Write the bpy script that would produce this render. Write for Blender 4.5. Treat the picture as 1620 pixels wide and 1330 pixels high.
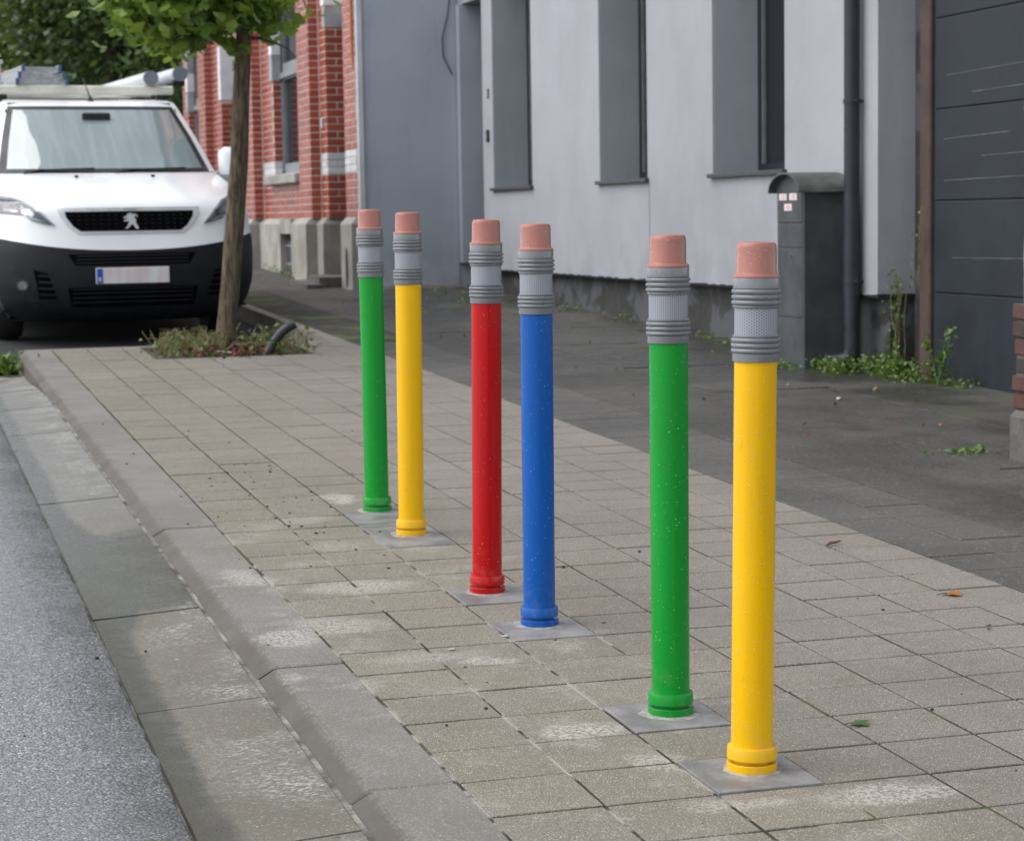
import bpy, math, random
import numpy as np
from mathutils import Vector, Matrix, geometry
random.seed(7); RNG = np.random.default_rng(11)
SC = bpy.context.scene
for o in list(bpy.data.objects): bpy.data.objects.remove(o)
COL = SC.collection

# ------------------------------------------------------------------ camera, sky, sun, exposure
SL = 0.027                                   # the street climbs gently away from the camera
def gz(y): return SL * y
cam = bpy.data.cameras.new('camera'); cam_o = bpy.data.objects.new('camera', cam); COL.objects.link(cam_o)
R = Matrix(((0.957615514864897, 0.042866078529980374, -0.28484210538735216),
            (-0.28762226575190386, 0.08845673045421759, -0.9536502708441345),
            (-0.01568304606188086, 0.9951572268485072, 0.09703677610787304)))
cam_o.matrix_world = Matrix.Translation((-1.0062166671604855, -3.3224604951900085, 1.0840914152053083)) @ R.to_4x4()
cam.sensor_fit = 'HORIZONTAL'; cam.sensor_width = 36.0; cam.lens = 3302.5 / 1620 * 36
cam.clip_start = 0.1; cam.clip_end = 2000
cam.dof.use_dof = True; cam.dof.focus_distance = 4.5; cam.dof.aperture_fstop = 9.0; cam.dof.aperture_blades = 7
SC.camera = cam_o

SUN_DIR = Vector((-0.75, 0.12, 1.0)).normalized()      # towards the sun, from the open side of the street
w = bpy.data.worlds.new('World'); SC.world = w; w.use_nodes = True
nt = w.node_tree; nt.nodes.clear()
sky = nt.nodes.new('ShaderNodeTexSky'); sky.sky_type = 'NISHITA'; sky.sun_disc = False
sky.sun_elevation = math.asin(SUN_DIR.z); sky.sun_rotation = math.atan2(SUN_DIR.x, SUN_DIR.y)
sky.air_density = 1.0; sky.dust_density = 1.0; sky.ozone_density = 1.0
hs = nt.nodes.new('ShaderNodeHueSaturation'); hs.inputs['Saturation'].default_value = 0.32
bg = nt.nodes.new('ShaderNodeBackground'); bg.inputs['Strength'].default_value = 0.13
wo = nt.nodes.new('ShaderNodeOutputWorld')
nt.links.new(sky.outputs[0], hs.inputs['Color']); nt.links.new(hs.outputs[0], bg.inputs[0]); nt.links.new(bg.outputs[0], wo.inputs[0])
sl = bpy.data.lights.new('sun', 'SUN'); sl.energy = 1.5; sl.angle = math.radians(70); sl.color = (1.0, 0.97, 0.93)
so = bpy.data.objects.new('sun', sl); COL.objects.link(so); so.rotation_euler = (-SUN_DIR).to_track_quat('-Z', 'Y').to_euler()
so.location = (-6, 2, 12)
SC.view_settings.view_transform = 'Standard'; SC.view_settings.look = 'None'
SC.view_settings.exposure = 0.98; SC.view_settings.gamma = 1.0
SC.cycles.max_bounces = 6; SC.cycles.diffuse_bounces = 3; SC.cycles.glossy_bounces = 3
SC.cycles.transparent_max_bounces = 8; SC.cycles.transmission_bounces = 4
SC.cycles.use_denoising = True; SC.cycles.sample_clamp_indirect = 6.0

# ------------------------------------------------------------------ mesh helpers
class MB:
    def __init__(s): s.v = []; s.f = []
    def add(s, vs, fs):
        b = len(s.v); s.v.extend([tuple(v) for v in vs]); s.f.extend([tuple(i + b for i in f) for f in fs]); return s
    def box(s, x0, x1, y0, y1, z0, z1):
        return s.add([(x0,y0,z0),(x1,y0,z0),(x1,y1,z0),(x0,y1,z0),(x0,y0,z1),(x1,y0,z1),(x1,y1,z1),(x0,y1,z1)],
                     [(0,3,2,1),(4,5,6,7),(0,1,5,4),(1,2,6,5),(2,3,7,6),(3,0,4,7)])
    def sbox(s, x0, x1, y0, y1, z0, z1):        # box whose z follows the street slope
        return s.add([(x,y,z+gz(y)) for z in (z0,z1) for x,y in ((x0,y0),(x1,y0),(x1,y1),(x0,y1))],
                     [(0,3,2,1),(4,5,6,7),(0,1,5,4),(1,2,6,5),(2,3,7,6),(3,0,4,7)])
    def bbox(s, x0, x1, y0, y1, z0, z1, b=0.01):  # box with all edges chamfered (convex hull of inset points)
        vs = []
        for X in (0,1):
            for Y in (0,1):
                for Z in (0,1):
                    cx, cy, cz = (x0,x1)[X], (y0,y1)[Y], (z0,z1)[Z]
                    sx, sy, sz = (1,-1)[X], (1,-1)[Y], (1,-1)[Z]
                    vs += [(cx, cy+sy*b, cz+sz*b), (cx+sx*b, cy, cz+sz*b), (cx+sx*b, cy+sy*b, cz)]
        i = lambda X,Y,Z,k: ((X*2+Y)*2+Z)*3+k
        fs = [(i(0,0,0,0),i(0,0,1,0),i(0,1,1,0),i(0,1,0,0)), (i(1,0,0,0),i(1,1,0,0),i(1,1,1,0),i(1,0,1,0)),
              (i(0,0,0,1),i(1,0,0,1),i(1,0,1,1),i(0,0,1,1)), (i(0,1,0,1),i(0,1,1,1),i(1,1,1,1),i(1,1,0,1)),
              (i(0,0,0,2),i(0,1,0,2),i(1,1,0,2),i(1,0,0,2)), (i(0,0,1,2),i(1,0,1,2),i(1,1,1,2),i(0,1,1,2))]
        for a in (0,1):
            for c in (0,1):
                fs += [(i(a,c,0,0),i(a,c,0,1),i(a,c,1,1),i(a,c,1,0)), (i(a,0,c,0),i(a,1,c,0),i(a,1,c,2),i(a,0,c,2)), (i(0,a,c,1),i(1,a,c,1),i(1,a,c,2),i(0,a,c,2))]
                for d in (0,1): fs.append((i(a,c,d,0),i(a,c,d,1),i(a,c,d,2)))
        return s.add(vs, fs)
    def obox(s, c, ax, ay, az):                  # oriented box from half-vectors
        c, ax, ay, az = (np.array(t, float) for t in (c, ax, ay, az))
        vs = [c - ax - ay - az, c + ax - ay - az, c + ax + ay - az, c - ax + ay - az, c - ax - ay + az, c + ax - ay + az, c + ax + ay + az, c - ax + ay + az]
        return s.add(vs, [(0,3,2,1),(4,5,6,7),(0,1,5,4),(1,2,6,5),(2,3,7,6),(3,0,4,7)])
    def lathe(s, prof, n=32, o=(0,0,0), cap=True):
        b = len(s.v)
        for r, z in prof:
            for k in range(n):
                a = 2*math.pi*k/n; s.v.append((o[0]+r*math.cos(a), o[1]+r*math.sin(a), o[2]+z))
        for i in range(len(prof)-1):
            for k in range(n):
                k2 = (k+1) % n; s.f.append((b+i*n+k, b+i*n+k2, b+(i+1)*n+k2, b+(i+1)*n+k))
        if cap:
            s.f.append(tuple(b+k for k in reversed(range(n)))); m = b+(len(prof)-1)*n; s.f.append(tuple(m+k for k in range(n)))
        return s
    def tube(s, pts, rad, n=10, cap=True):
        pts = [Vector(p) for p in pts]; rad = rad if hasattr(rad, '__len__') else [rad]*len(pts)
        b = len(s.v); up = None
        for i, p in enumerate(pts):
            t = (pts[min(i+1, len(pts)-1)] - pts[max(i-1, 0)]).normalized()
            if up is None: up = Vector((0,0,1)) if abs(t.z) < .9 else Vector((1,0,0))
            a = t.cross(up).normalized(); up2 = a.cross(t).normalized(); up = up2
            for k in range(n):
                th = 2*math.pi*k/n; q = p + (a*math.cos(th) + up2*math.sin(th))*rad[i]; s.v.append(tuple(q))
        for i in range(len(pts)-1):
            for k in range(n):
                k2 = (k+1) % n; s.f.append((b+i*n+k, b+(i+1)*n+k, b+(i+1)*n+k2, b+i*n+k2))
        if cap:
            s.f.append(tuple(b+k for k in range(n))); m = b+(len(pts)-1)*n; s.f.append(tuple(m+k for k in reversed(range(n))))
        return s
    def prism(s, poly, fn, d):                   # poly in 2-D, fn(a,b,depth)->xyz ; extruded by d
        n = len(poly); b = len(s.v)
        for dd in (0, d):
            for a, c in poly: s.v.append(tuple(fn(a, c, dd)))
        s.f.append(tuple(b+i for i in range(n))); s.f.append(tuple(b+n+i for i in reversed(range(n))))
        for i in range(n):
            j = (i+1) % n; s.f.append((b+i, b+n+i, b+n+j, b+j))
        return s
    def grid(s, P):                              # P[i][j] points
        b = len(s.v); n = len(P); m = len(P[0])
        for r in P: s.v.extend(tuple(p) for p in r)
        for i in range(n-1):
            for j in range(m-1): s.f.append((b+i*m+j, b+i*m+j+1, b+(i+1)*m+j+1, b+(i+1)*m+j))
        return s
    def mesh(s, name, mat, smooth=False, angle=None):
        me = bpy.data.meshes.new(name); me.from_pydata(s.v, [], s.f); me.update()
        if mat: me.materials.append(mat)
        if smooth:
            me.polygons.foreach_set('use_smooth', [True]*len(me.polygons))
            if angle: me.set_sharp_from_angle(angle=math.radians(angle))
        return me
    def build(s, name, mat, parent=None, smooth=False, angle=None, **kw):
        return link(name, s.mesh(name, mat, smooth, angle), parent, **kw)

def link(name, data, parent=None, loc=None, rot=None, scale=None, label=None, cat=None, group=None, kind=None):
    o = bpy.data.objects.new(name, data); COL.objects.link(o)
    if parent is not None: o.parent = parent
    if loc is not None: o.location = loc
    if rot is not None: o.rotation_euler = rot
    if scale is not None: o.scale = scale
    for k, v in (('label', label), ('category', cat), ('group', group), ('kind', kind)):
        if v: o[k] = v
    return o
def thing(name, label, cat, loc=(0,0,0), rot=(0,0,0), group=None):
    return link(name, None, None, loc, rot, label=label, cat=cat, group=group)
def fast_mesh(name, V, F, mat, smooth=False):    # numpy verts (N,3), faces (M,k)
    me = bpy.data.meshes.new(name); V = np.asarray(V, np.float32); F = np.asarray(F, np.int32); k = F.shape[1]
    me.vertices.add(len(V)); me.vertices.foreach_set('co', V.ravel())
    me.loops.add(F.size); me.loops.foreach_set('vertex_index', F.ravel())
    me.polygons.add(len(F)); me.polygons.foreach_set('loop_start', np.arange(0, F.size, k, dtype=np.int32))
    me.update(calc_edges=True); me.validate()
    if smooth: me.polygons.foreach_set('use_smooth', [True]*len(me.polygons))
    if mat: me.materials.append(mat)
    return me
def text_mesh(s, size, mat, ext=0.001):
    c = bpy.data.curves.new('txt', 'FONT'); c.body = s; c.size = size; c.extrude = ext; c.align_x = 'CENTER'; c.align_y = 'CENTER'; c.resolution_u = 3
    o = bpy.data.objects.new('txt', c); COL.objects.link(o); dg = bpy.context.evaluated_depsgraph_get()
    me = bpy.data.meshes.new_from_object(o.evaluated_get(dg)); bpy.data.objects.remove(o)
    me.materials.clear(); me.materials.append(mat); return me

# ------------------------------------------------------------------ materials
class NT:
    def __init__(s, name):
        s.m = bpy.data.materials.new(name); s.m.use_nodes = True; s.t = s.m.node_tree; s.n = s.t.nodes
        s.b = s.n['Principled BSDF']; s.out = s.n['Material Output']
    def node(s, typ, **kw):
        n = s.n.new(typ)
        for k, v in kw.items(): setattr(n, k, v)
        return n
    def set(s, sock, v):
        if isinstance(v, bpy.types.NodeSocket): s.t.links.new(v, sock)
        elif isinstance(v, (tuple, list)) and len(v) == 3 and sock.type == 'RGBA': sock.default_value = (*v, 1)
        else: sock.default_value = v
    def pos(s, obj=False):
        if obj: return s.node('ShaderNodeTexCoord').outputs['Object']
        return s.node('ShaderNodeNewGeometry').outputs['Position']
    def scale(s, vec, sc):
        n = s.node('ShaderNodeVectorMath', operation='MULTIPLY'); s.set(n.inputs[0], vec); n.inputs[1].default_value = sc; return n.outputs[0]
    def noise(s, vec, scale, detail=3, rough=.55, dist=0):
        n = s.node('ShaderNodeTexNoise'); s.set(n.inputs['Vector'], vec); n.inputs['Scale'].default_value = scale
        n.inputs['Detail'].default_value = detail; n.inputs['Roughness'].default_value = rough; n.inputs['Distortion'].default_value = dist; return n.outputs['Fac']
    def voro(s, vec, scale, out='Distance', rnd=1.0):
        n = s.node('ShaderNodeTexVoronoi'); s.set(n.inputs['Vector'], vec); n.inputs['Scale'].default_value = scale; n.inputs['Randomness'].default_value = rnd; return n.outputs[out]
    def ramp(s, fac, a, b, lo=0.0, hi=1.0):
        n = s.node('ShaderNodeMapRange'); n.interpolation_type = 'SMOOTHSTEP'; s.set(n.inputs['Value'], fac)
        n.inputs['From Min'].default_value = a; n.inputs['From Max'].default_value = b; n.inputs['To Min'].default_value = lo; n.inputs['To Max'].default_value = hi; return n.outputs[0]
    def math(s, op, a, b=0.0, c=0.0):
        n = s.node('ShaderNodeMath', operation=op); s.set(n.inputs[0], a); s.set(n.inputs[1], b); s.set(n.inputs[2], c); return n.outputs[0]
    def mix(s, fac, a, b, blend='MIX'):
        n = s.node('ShaderNodeMix', data_type='RGBA', blend_type=blend); s.set(n.inputs[0], fac); s.set(n.inputs[6], a); s.set(n.inputs[7], b); return n.outputs[2]
    def sep(s, vec):
        n = s.node('ShaderNodeSeparateXYZ'); s.set(n.inputs[0], vec); return n.outputs
    def bump(s, h, strength=.3, dist=.01, prev=None):
        n = s.node('ShaderNodeBump'); s.set(n.inputs['Height'], h); n.inputs['Strength'].default_value = strength; n.inputs['Distance'].default_value = dist
        if prev is not None: s.set(n.inputs['Normal'], prev)
        return n.outputs[0]
    def done(s, col=None, rough=None, normal=None, metal=None, spec=None, coat=None):
        for k, v in (('Base Color', col), ('Roughness', rough), ('Normal', normal), ('Metallic', metal), ('Specular IOR Level', spec), ('Coat Weight', coat)):
            if v is not None: s.set(s.b.inputs[k], v)
        return s.m
def dark(c, k): return tuple(x*k for x in c)

def plain(name, col, rough=.5, var=.12, scale=8, bump=0., bscale=200, metal=0., spec=.5, coat=0., rv=.1, obj=False):
    """painted / moulded / stone surface: colour drifts and fine relief, never perfectly even"""
    t = NT(name); p = t.pos(obj)
    n1 = t.noise(p, scale, 4); n2 = t.noise(p, scale*9, 2)
    c = t.mix(t.ramp(n1, .3, .7), dark(col, 1-var), dark(col, 1+var)); c = t.mix(t.ramp(n2, .45, .75, 0, .35), c, dark(col, 1-1.6*var))
    nm = t.bump(t.noise(p, bscale, 3), bump, .004) if bump else None
    return t.done(c, t.ramp(n1, .2, .8, max(rough-rv, .02), min(rough+rv, 1)), nm, metal, spec, coat)

PATCH = [(.345, .72, .10, .09, 1.), (.33, 1.38, .07, .05, .9), (.23, 2.32, .17, .10, .8), (.05, 1.85, .14, .12, .7), (.75, .13, .16, .07, .9), (.50, 3.85, .07, .12, 1.), (.30, 3.45, .12, .08, .5), (.55, .72, .06, .10, .9), (.42, .45, .06, .10, .7),
         (.20, 1.45, .20, .05, .45), (.45, .15, .12, .05, .6), (-.06, 2.55, .07, .16, .7), (-.08, 1.75, .10, .12, .8), (.30, 2.95, .10, .10, .4), (-.28, 1.25, .05, .45, .6), (-.30, .5, .06, .3, .5)]
def slurry(t, p):
    """pale cement residue: patches lying where it was spilled, broken up by the grain of the concrete"""
    wp = t.node('ShaderNodeVectorMath', operation='ADD'); t.set(wp.inputs[0], p)
    nz = t.node('ShaderNodeTexNoise'); t.set(nz.inputs['Vector'], p); nz.inputs['Scale'].default_value = 9; nz.inputs['Detail'].default_value = 4
    off = t.scale(nz.outputs['Color'], (.16, .16, 0)); t.set(wp.inputs[1], off); x, y, z = t.sep(wp.outputs[0]); acc = None
    for px, py, rx, ry, a in PATCH:
        dx = t.math('MULTIPLY', t.math('SUBTRACT', x, px+.08), 1/rx); dy = t.math('MULTIPLY', t.math('SUBTRACT', y, py+.08), 1/ry)
        d = t.ramp(t.math('ADD', t.math('MULTIPLY', dx, dx), t.math('MULTIPLY', dy, dy)), 1.3, .1, 0, a); acc = d if acc is None else t.math('MAXIMUM', acc, d)
    x, y, z = t.sep(p); bg_ = t.math('MULTIPLY', t.math('MULTIPLY', t.ramp(x, .95, .5), t.ramp(y, 4.2, 3.0)), t.ramp(t.noise(p, 5, 5, .7), .52, .70, 0, .6)); acc = t.math('MAXIMUM', acc, bg_)
    return t.math('MULTIPLY', acc, t.ramp(t.noise(p, 130, 3, .7), .40, .58))
def tile_material():
    t = NT('concrete_paving_tile'); p = t.pos(); x, y, z = t.sep(p)
    cell = t.node('ShaderNodeVectorMath', operation='FLOOR'); t.set(cell.inputs[0], t.scale(p, (1/.22, 1/.22, 0)))
    wn = t.node('ShaderNodeTexWhiteNoise', noise_dimensions='2D'); t.set(wn.inputs['Vector'], cell.outputs[0]); r = wn.outputs['Value']
    left = t.ramp(t.math('ADD', x, t.math('MULTIPLY', t.noise(p, 1.2, 3), .5)), .75, 1.35)
    c = t.mix(left, (.302, .276, .224), (.318, .286, .256)); c = t.mix(t.ramp(r, 0, 1, 0, .6), c, t.mix(left, (.238, .226, .19), (.252, .234, .216)))
    c = t.mix(t.ramp(t.noise(p, 1.7, 5, .6), .42, .68, 0, .45), c, (.165, .15, .115))               # damp, lichen
    c = t.mix(t.ramp(t.noise(p, 11, 4, .65), .52, .70, 0, .35), c, (.17, .15, .115))
    gr = t.ramp(t.voro(p, 210), .12, .5); c = t.mix(t.math('MULTIPLY', gr, .62), c, (.105, .092, .072))   # sand grain
    c = t.mix(t.ramp(t.noise(p, 330, 1), .60, .72, 0, .75), c, (.62, .57, .50)); c = t.mix(t.ramp(t.noise(p, 110, 2), .60, .70, 0, .6), c, (.11, .095, .07))
    sl_ = slurry(t, p); c = t.mix(t.math('MULTIPLY', sl_, .68), c, (.52, .495, .45))
    h = t.math('ADD', t.math('MULTIPLY', gr, -.7), t.noise(p, 300, 2))
    return t.done(c, t.ramp(t.noise(p, 2.2, 4), .35, .65, .55, .85), t.bump(h, .5, .0025), spec=.25)

def joint_material(name, pale=.4):
    t = NT(name); p = t.pos(); x, y, z = t.sep(p)
    c = t.mix(t.ramp(t.noise(p, 7, 3), .42, .6), (.016, .015, .011), (.040, .036, .027))
    c = t.mix(t.ramp(t.noise(p, 2.1, 4), .52, .60), c, (.060, .080, .016))                       # moss
    pl = t.math('MULTIPLY', t.math('MULTIPLY', t.ramp(x, .85, .60), t.ramp(y, 3.9, 2.9)), t.ramp(t.noise(p, 5, 5, .6), .46, .56))
    c = t.mix(t.math('MULTIPLY', pl, pale*1.9), c, (.40, .38, .34))                               # dry mortar sand
    return t.done(c, .9, t.bump(t.noise(p, 180, 3), .8, .004))

def asphalt_material():
    t = NT('wet_asphalt'); p = t.pos()
    v = t.voro(p, 190); vc = t.node('ShaderNodeTexVoronoi'); t.set(vc.inputs['Vector'], p); vc.inputs['Scale'].default_value = 190
    r = t.sep(vc.outputs['Color'])[0]
    c = t.mix(r, (.215, .22, .23), (.40, .408, .42)); c = t.mix(t.ramp(v, .32, .60), c, (.09, .092, .096))      # stones in dark binder
    c = t.mix(t.ramp(r, .92, .97, 0, .6), c, (.56, .57, .58)); c = t.mix(t.ramp(t.noise(p, 1.1, 3), .4, .65, 0, .3), c, (.16, .163, .168))
    return t.done(c, t.ramp(t.noise(p, 30, 3), .3, .7, .2, .4), t.bump(t.math('MULTIPLY', v, -1.2), .35, .004), spec=.5)

def gutter_material():
    t = NT('gutter_concrete'); p = t.pos(); x, y, z = t.sep(p)
    n = t.noise(t.scale(p, (1.2, 1., 1)), 2.0, 5, .6, .3)
    # standing damp: along the asphalt edge near the camera, the whole width further up
    n = t.math('ADD', t.math('MULTIPLY', n, .6), t.math('MULTIPLY', t.noise(p, 22, 5, .7), .5)); wet = t.ramp(t.math('ADD', t.math('MULTIPLY', n, .5), t.math('ADD', t.ramp(x, -.36, -.50, 0, .42), t.math('MULTIPLY', t.ramp(y, 1.9, 2.5, 0, .36), t.ramp(y, 4.3, 3.1)))), .46, .60)
    c = t.mix(t.ramp(t.noise(p, 3, 4), .35, .65), (.150, .135, .106), (.200, .182, .148)); c = t.mix(t.ramp(y, 3.0, 4.4), c, (.225, .228, .23))  # farther stretch painted paler grey, standing in for sky sheen
    c = t.mix(t.ramp(t.noise(p, 120, 2), .58, .68, 0, .75), c, (.42, .39, .33)); c = t.mix(t.ramp(t.voro(p, 130), .1, .45, 0, .6), c, (.085, .076, .055)); c = t.mix(t.ramp(t.noise(p, 60, 3), .56, .68, 0, .5), c, (.10, .09, .066))
    dry = t.math('MULTIPLY', t.ramp(t.noise(t.scale(p, (60, 110, 1)), 1.0, 5, .75, .6), .48, .62), t.ramp(t.noise(p, 4, 4), .44, .62)); c = t.mix(t.math('MULTIPLY', dry, t.ramp(x, -.45, -.25, .1, .8)), c, (.50, .49, .46))
    edge = t.math('MULTIPLY', t.ramp(t.math('ADD', x, t.math('MULTIPLY', t.noise(p, 14, 5, .7), .16)), -.34, -.42), t.ramp(y, 3.2, 2.0))
    c = t.mix(t.math('MULTIPLY', wet, .72), c, (.062, .060, .052)); c = t.mix(t.math('MULTIPLY', edge, .9), c, (.045, .036, .02))
    rough = t.math('SUBTRACT', t.ramp(t.noise(p, 20, 2), .3, .7, .5, .7), t.math('MULTIPLY', wet, .40))
    return t.done(c, rough, t.bump(t.noise(p, 220, 3), .22, .003), spec=.5)

def kerb_material():
    t = NT('kerb_stone_concrete'); p = t.pos(); x, y, z = t.sep(p)
    c = t.mix(t.ramp(t.noise(p, 2.3, 4), .35, .65), (.225, .207, .185), (.285, .265, .24))
    c = t.mix(t.ramp(t.noise(p, 150, 2), .60, .70, 0, .6), c, (.50, .47, .43)); c = t.mix(t.ramp(t.voro(p, 150), .1, .5, 0, .55), c, (.10, .09, .08)); c = t.mix(t.ramp(t.noise(p, 8, 4), .5, .7, 0, .3), c, (.14, .128, .112))
    c = t.mix(t.math('MULTIPLY', slurry(t, p), .75), c, (.52, .50, .46))
    front_dark = t.ramp(t.math('ADD', x, t.math('MULTIPLY', t.noise(p, 45, 5, .75), .05)), -.130, -.158); c = t.mix(t.math('MULTIPLY', front_dark, .8), c, (.062, .053, .043))  # kerb colour darkens along the front chamfer, with a ragged edge
    return t.done(c, t.ramp(t.noise(p, 4, 3), .3, .7, .55, .8), t.bump(t.noise(p, 250, 3), .3, .003), spec=.25)

def yard_material(name='damp_yard_concrete', a=(.062, .060, .054), b=(.10, .096, .087)):
    t = NT(name); p = t.pos(); x, y, z = t.sep(p)
    c = t.mix(t.ramp(t.noise(p, 1.6, 5), .35, .65), a, b)
    c = t.mix(t.ramp(t.noise(p, 110, 2), .60, .70, 0, .75), c, (.36, .35, .33)); c = t.mix(t.ramp(t.voro(p, 120), .1, .5, 0, .4), c, dark(a, .45))
    wet = t.math('MULTIPLY', t.ramp(t.noise(t.scale(p, (1, .6, 1)), .9, 4), .46, .58), t.ramp(x, 2.3, 3.0))
    c = t.mix(t.math('MULTIPLY', wet, .65), c, (.024, .024, .021))
    c = t.mix(t.math('MULTIPLY', t.ramp(t.noise(p, 3.1, 4), .54, .66), t.ramp(x, 3.3, 4.2, 0, .6)), c, (.085, .10, .035))
    return t.done(c, t.math('SUBTRACT', t.ramp(t.noise(p, 9, 3), .3, .7, .5, .72), t.math('MULTIPLY', wet, .3)), t.bump(t.noise(p, 150, 3), .4, .004), spec=.22)

def brick_material(name, ca, cb, rough=.32):
    t = NT(name); p = t.pos()
    oi = t.node('ShaderNodeObjectInfo').outputs['Random']; isl = t.node('ShaderNodeNewGeometry').outputs['Random Per Island']
    r = t.math('FRACT', t.math('ADD', t.math('MULTIPLY', oi, 3.7), isl))
    c = t.mix(r, ca, cb); c = t.mix(t.ramp(t.noise(p, 45, 3), .5, .72, 0, .5), c, dark(ca, .55))
    return t.done(c, t.ramp(t.noise(p, 12, 2), .3, .7, rough-.08, rough+.12), t.bump(t.noise(p, 120, 3), .25, .004), spec=.5)

def render_material(name, col, streak=.5, bump=.35):
    t = NT(name); p = t.pos(); x, y, z = t.sep(p)
    c = t.mix(t.ramp(t.noise(p, 1.4, 5), .3, .7), dark(col, .94), dark(col, 1.05))
    s1 = t.noise(t.scale(p, (4.5, 4.5, .8)), 1.1, 6, .65, .5); c = t.mix(t.ramp(s1, .5, .75, 0, streak), c, dark(col, .62))
    low = t.math('MULTIPLY', t.ramp(z, 1.15, .5), t.ramp(t.noise(p, 3, 4), .4, .65)); c = t.mix(t.math('MULTIPLY', low, .35), c, dark(col, .5))
    return t.done(c, .85, t.bump(t.math('ADD', t.noise(p, 330, 3), t.math('MULTIPLY', t.noise(p, 12, 3), 2.)), bump, .004), spec=.25)

def plinth_material():
    t = NT('stained_plinth_render'); p = t.pos(); x, y, z = t.sep(p)
    n = t.noise(t.scale(p, (1.8, 1.8, 2.2)), 1.6, 5, .6, .3)
    c = t.mix(t.ramp(n, .46, .54), (.034, .032, .030), (.080, .084, .092)); c = t.mix(t.ramp(t.noise(p, 18, 3), .5, .7, 0, .5), c, (.07, .068, .06))
    return t.done(c, .8, t.bump(t.noise(p, 90, 4), .4, .006))

def leaf_material(name, ca, cb, trans=.35):
    t = NT(name); isl = t.node('ShaderNodeNewGeometry').outputs['Random Per Island']
    c = t.mix(isl, ca, cb); t.done(c, .42, spec=.4)
    tr = t.node('ShaderNodeBsdfTranslucent'); t.set(tr.inputs[0], t.mix(.5, c, (.20, .26, .02)))
    mx = t.node('ShaderNodeMixShader'); mx.inputs[0].default_value = trans
    t.t.links.new(t.b.outputs[0], mx.inputs[1]); t.t.links.new(tr.outputs[0], mx.inputs[2]); t.t.links.new(mx.outputs[0], t.out.inputs[0]); return t.m

def bark_material():
    t = NT('furrowed_bark'); p = t.pos()
    v = t.noise(t.scale(p, (60, 60, 7)), 1., 5, .65, .4); c = t.mix(t.ramp(v, .38, .62), (.035, .025, .016), (.15, .108, .066))
    c = t.mix(t.ramp(t.noise(p, 7, 3), .52, .68, 0, .55), c, (.13, .125, .06))
    return t.done(c, .85, t.bump(v, 1., .015))

def pole_material(name, col, rough=.14):
    t = NT(name); p = t.pos(); x, y, z = t.sep(p)
    n = t.noise(t.scale(p, (12, 12, 1.4)), 2.5, 4); c = t.mix(t.ramp(n, .35, .7, 0, .5), col, dark(col, .82))
    c = t.mix(t.ramp(t.noise(p, 55, 3), .63, .74, 0, .25), c, dark(col, .6))
    zz = t.sep(t.pos(True))[2]; c = t.mix(t.math('MULTIPLY', t.ramp(zz, .16, .0), t.ramp(t.noise(p, 35, 4), .45, .65, 0, .14)), c, (.30, .27, .22))
    return t.done(c, t.ramp(n, .3, .7, rough, rough+.14), t.bump(t.noise(p, 90, 3), .05, .002), spec=.3)

def band_material():
    t = NT('honeycomb_reflective_band'); uv = t.node('ShaderNodeTexCoord').outputs['UV']; u, v, _ = t.sep(uv)
    k = 2*math.pi/.0047
    a = t.math('COSINE', t.math('MULTIPLY', u, k))
    b = t.math('COSINE', t.math('ADD', t.math('MULTIPLY', u, -k/2), t.math('MULTIPLY', v, k*.866)))
    d = t.math('COSINE', t.math('ADD', t.math('MULTIPLY', u, -k/2), t.math('MULTIPLY', v, -k*.866)))
    s_ = t.math('ADD', a, t.math('ADD', b, d))
    c = t.mix(t.ramp(s_, -.6, 1.0), (.31, .32, .355), (.12, .132, .17))
    return t.done(c, .3, spec=.6)

def glass_material(name, tint, film=.3, gloss=.35, rough=.03):
    t = NT(name); p = t.pos(True)
    tp = t.node('ShaderNodeBsdfTransparent'); t.set(tp.inputs[0], tint)
    st = t.noise(t.scale(p, (9, 0, 1.6)), 1., 4, .6, .4); t.done(t.mix(t.ramp(st, .4, .75), (.50, .64, .65), (.55, .68, .69)), .5)
    gl = t.node('ShaderNodeBsdfGlossy'); gl.inputs['Roughness'].default_value = rough
    m1 = t.node('ShaderNodeMixShader'); t.set(m1.inputs[0], t.ramp(st, .4, .72, film*.92, min(film*1.12, 1))); m2 = t.node('ShaderNodeMixShader')
    fr = t.node('ShaderNodeFresnel'); fr.inputs[0].default_value = 1.5; t.set(m2.inputs[0], t.math('ADD', fr.outputs[0], gloss*.5))
    L = t.t.links.new; L(tp.outputs[0], m1.inputs[1]); L(t.b.outputs[0], m1.inputs[2]); L(m1.outputs[0], m2.inputs[1]); L(gl.outputs[0], m2.inputs[2]); L(m2.outputs[0], t.out.inputs[0])
    return t.m

def plate_material():
    t = NT('number_plate_face'); p = t.pos(True); x, y, z = t.sep(p)
    n = t.noise(t.scale(p, (9, 1, 2)), 1., 1); c = t.mix(t.ramp(n, .40, .60, 0, .85), (.74, .74, .74), (.68, .54, .54))
    return t.done(c, .35)

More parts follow.
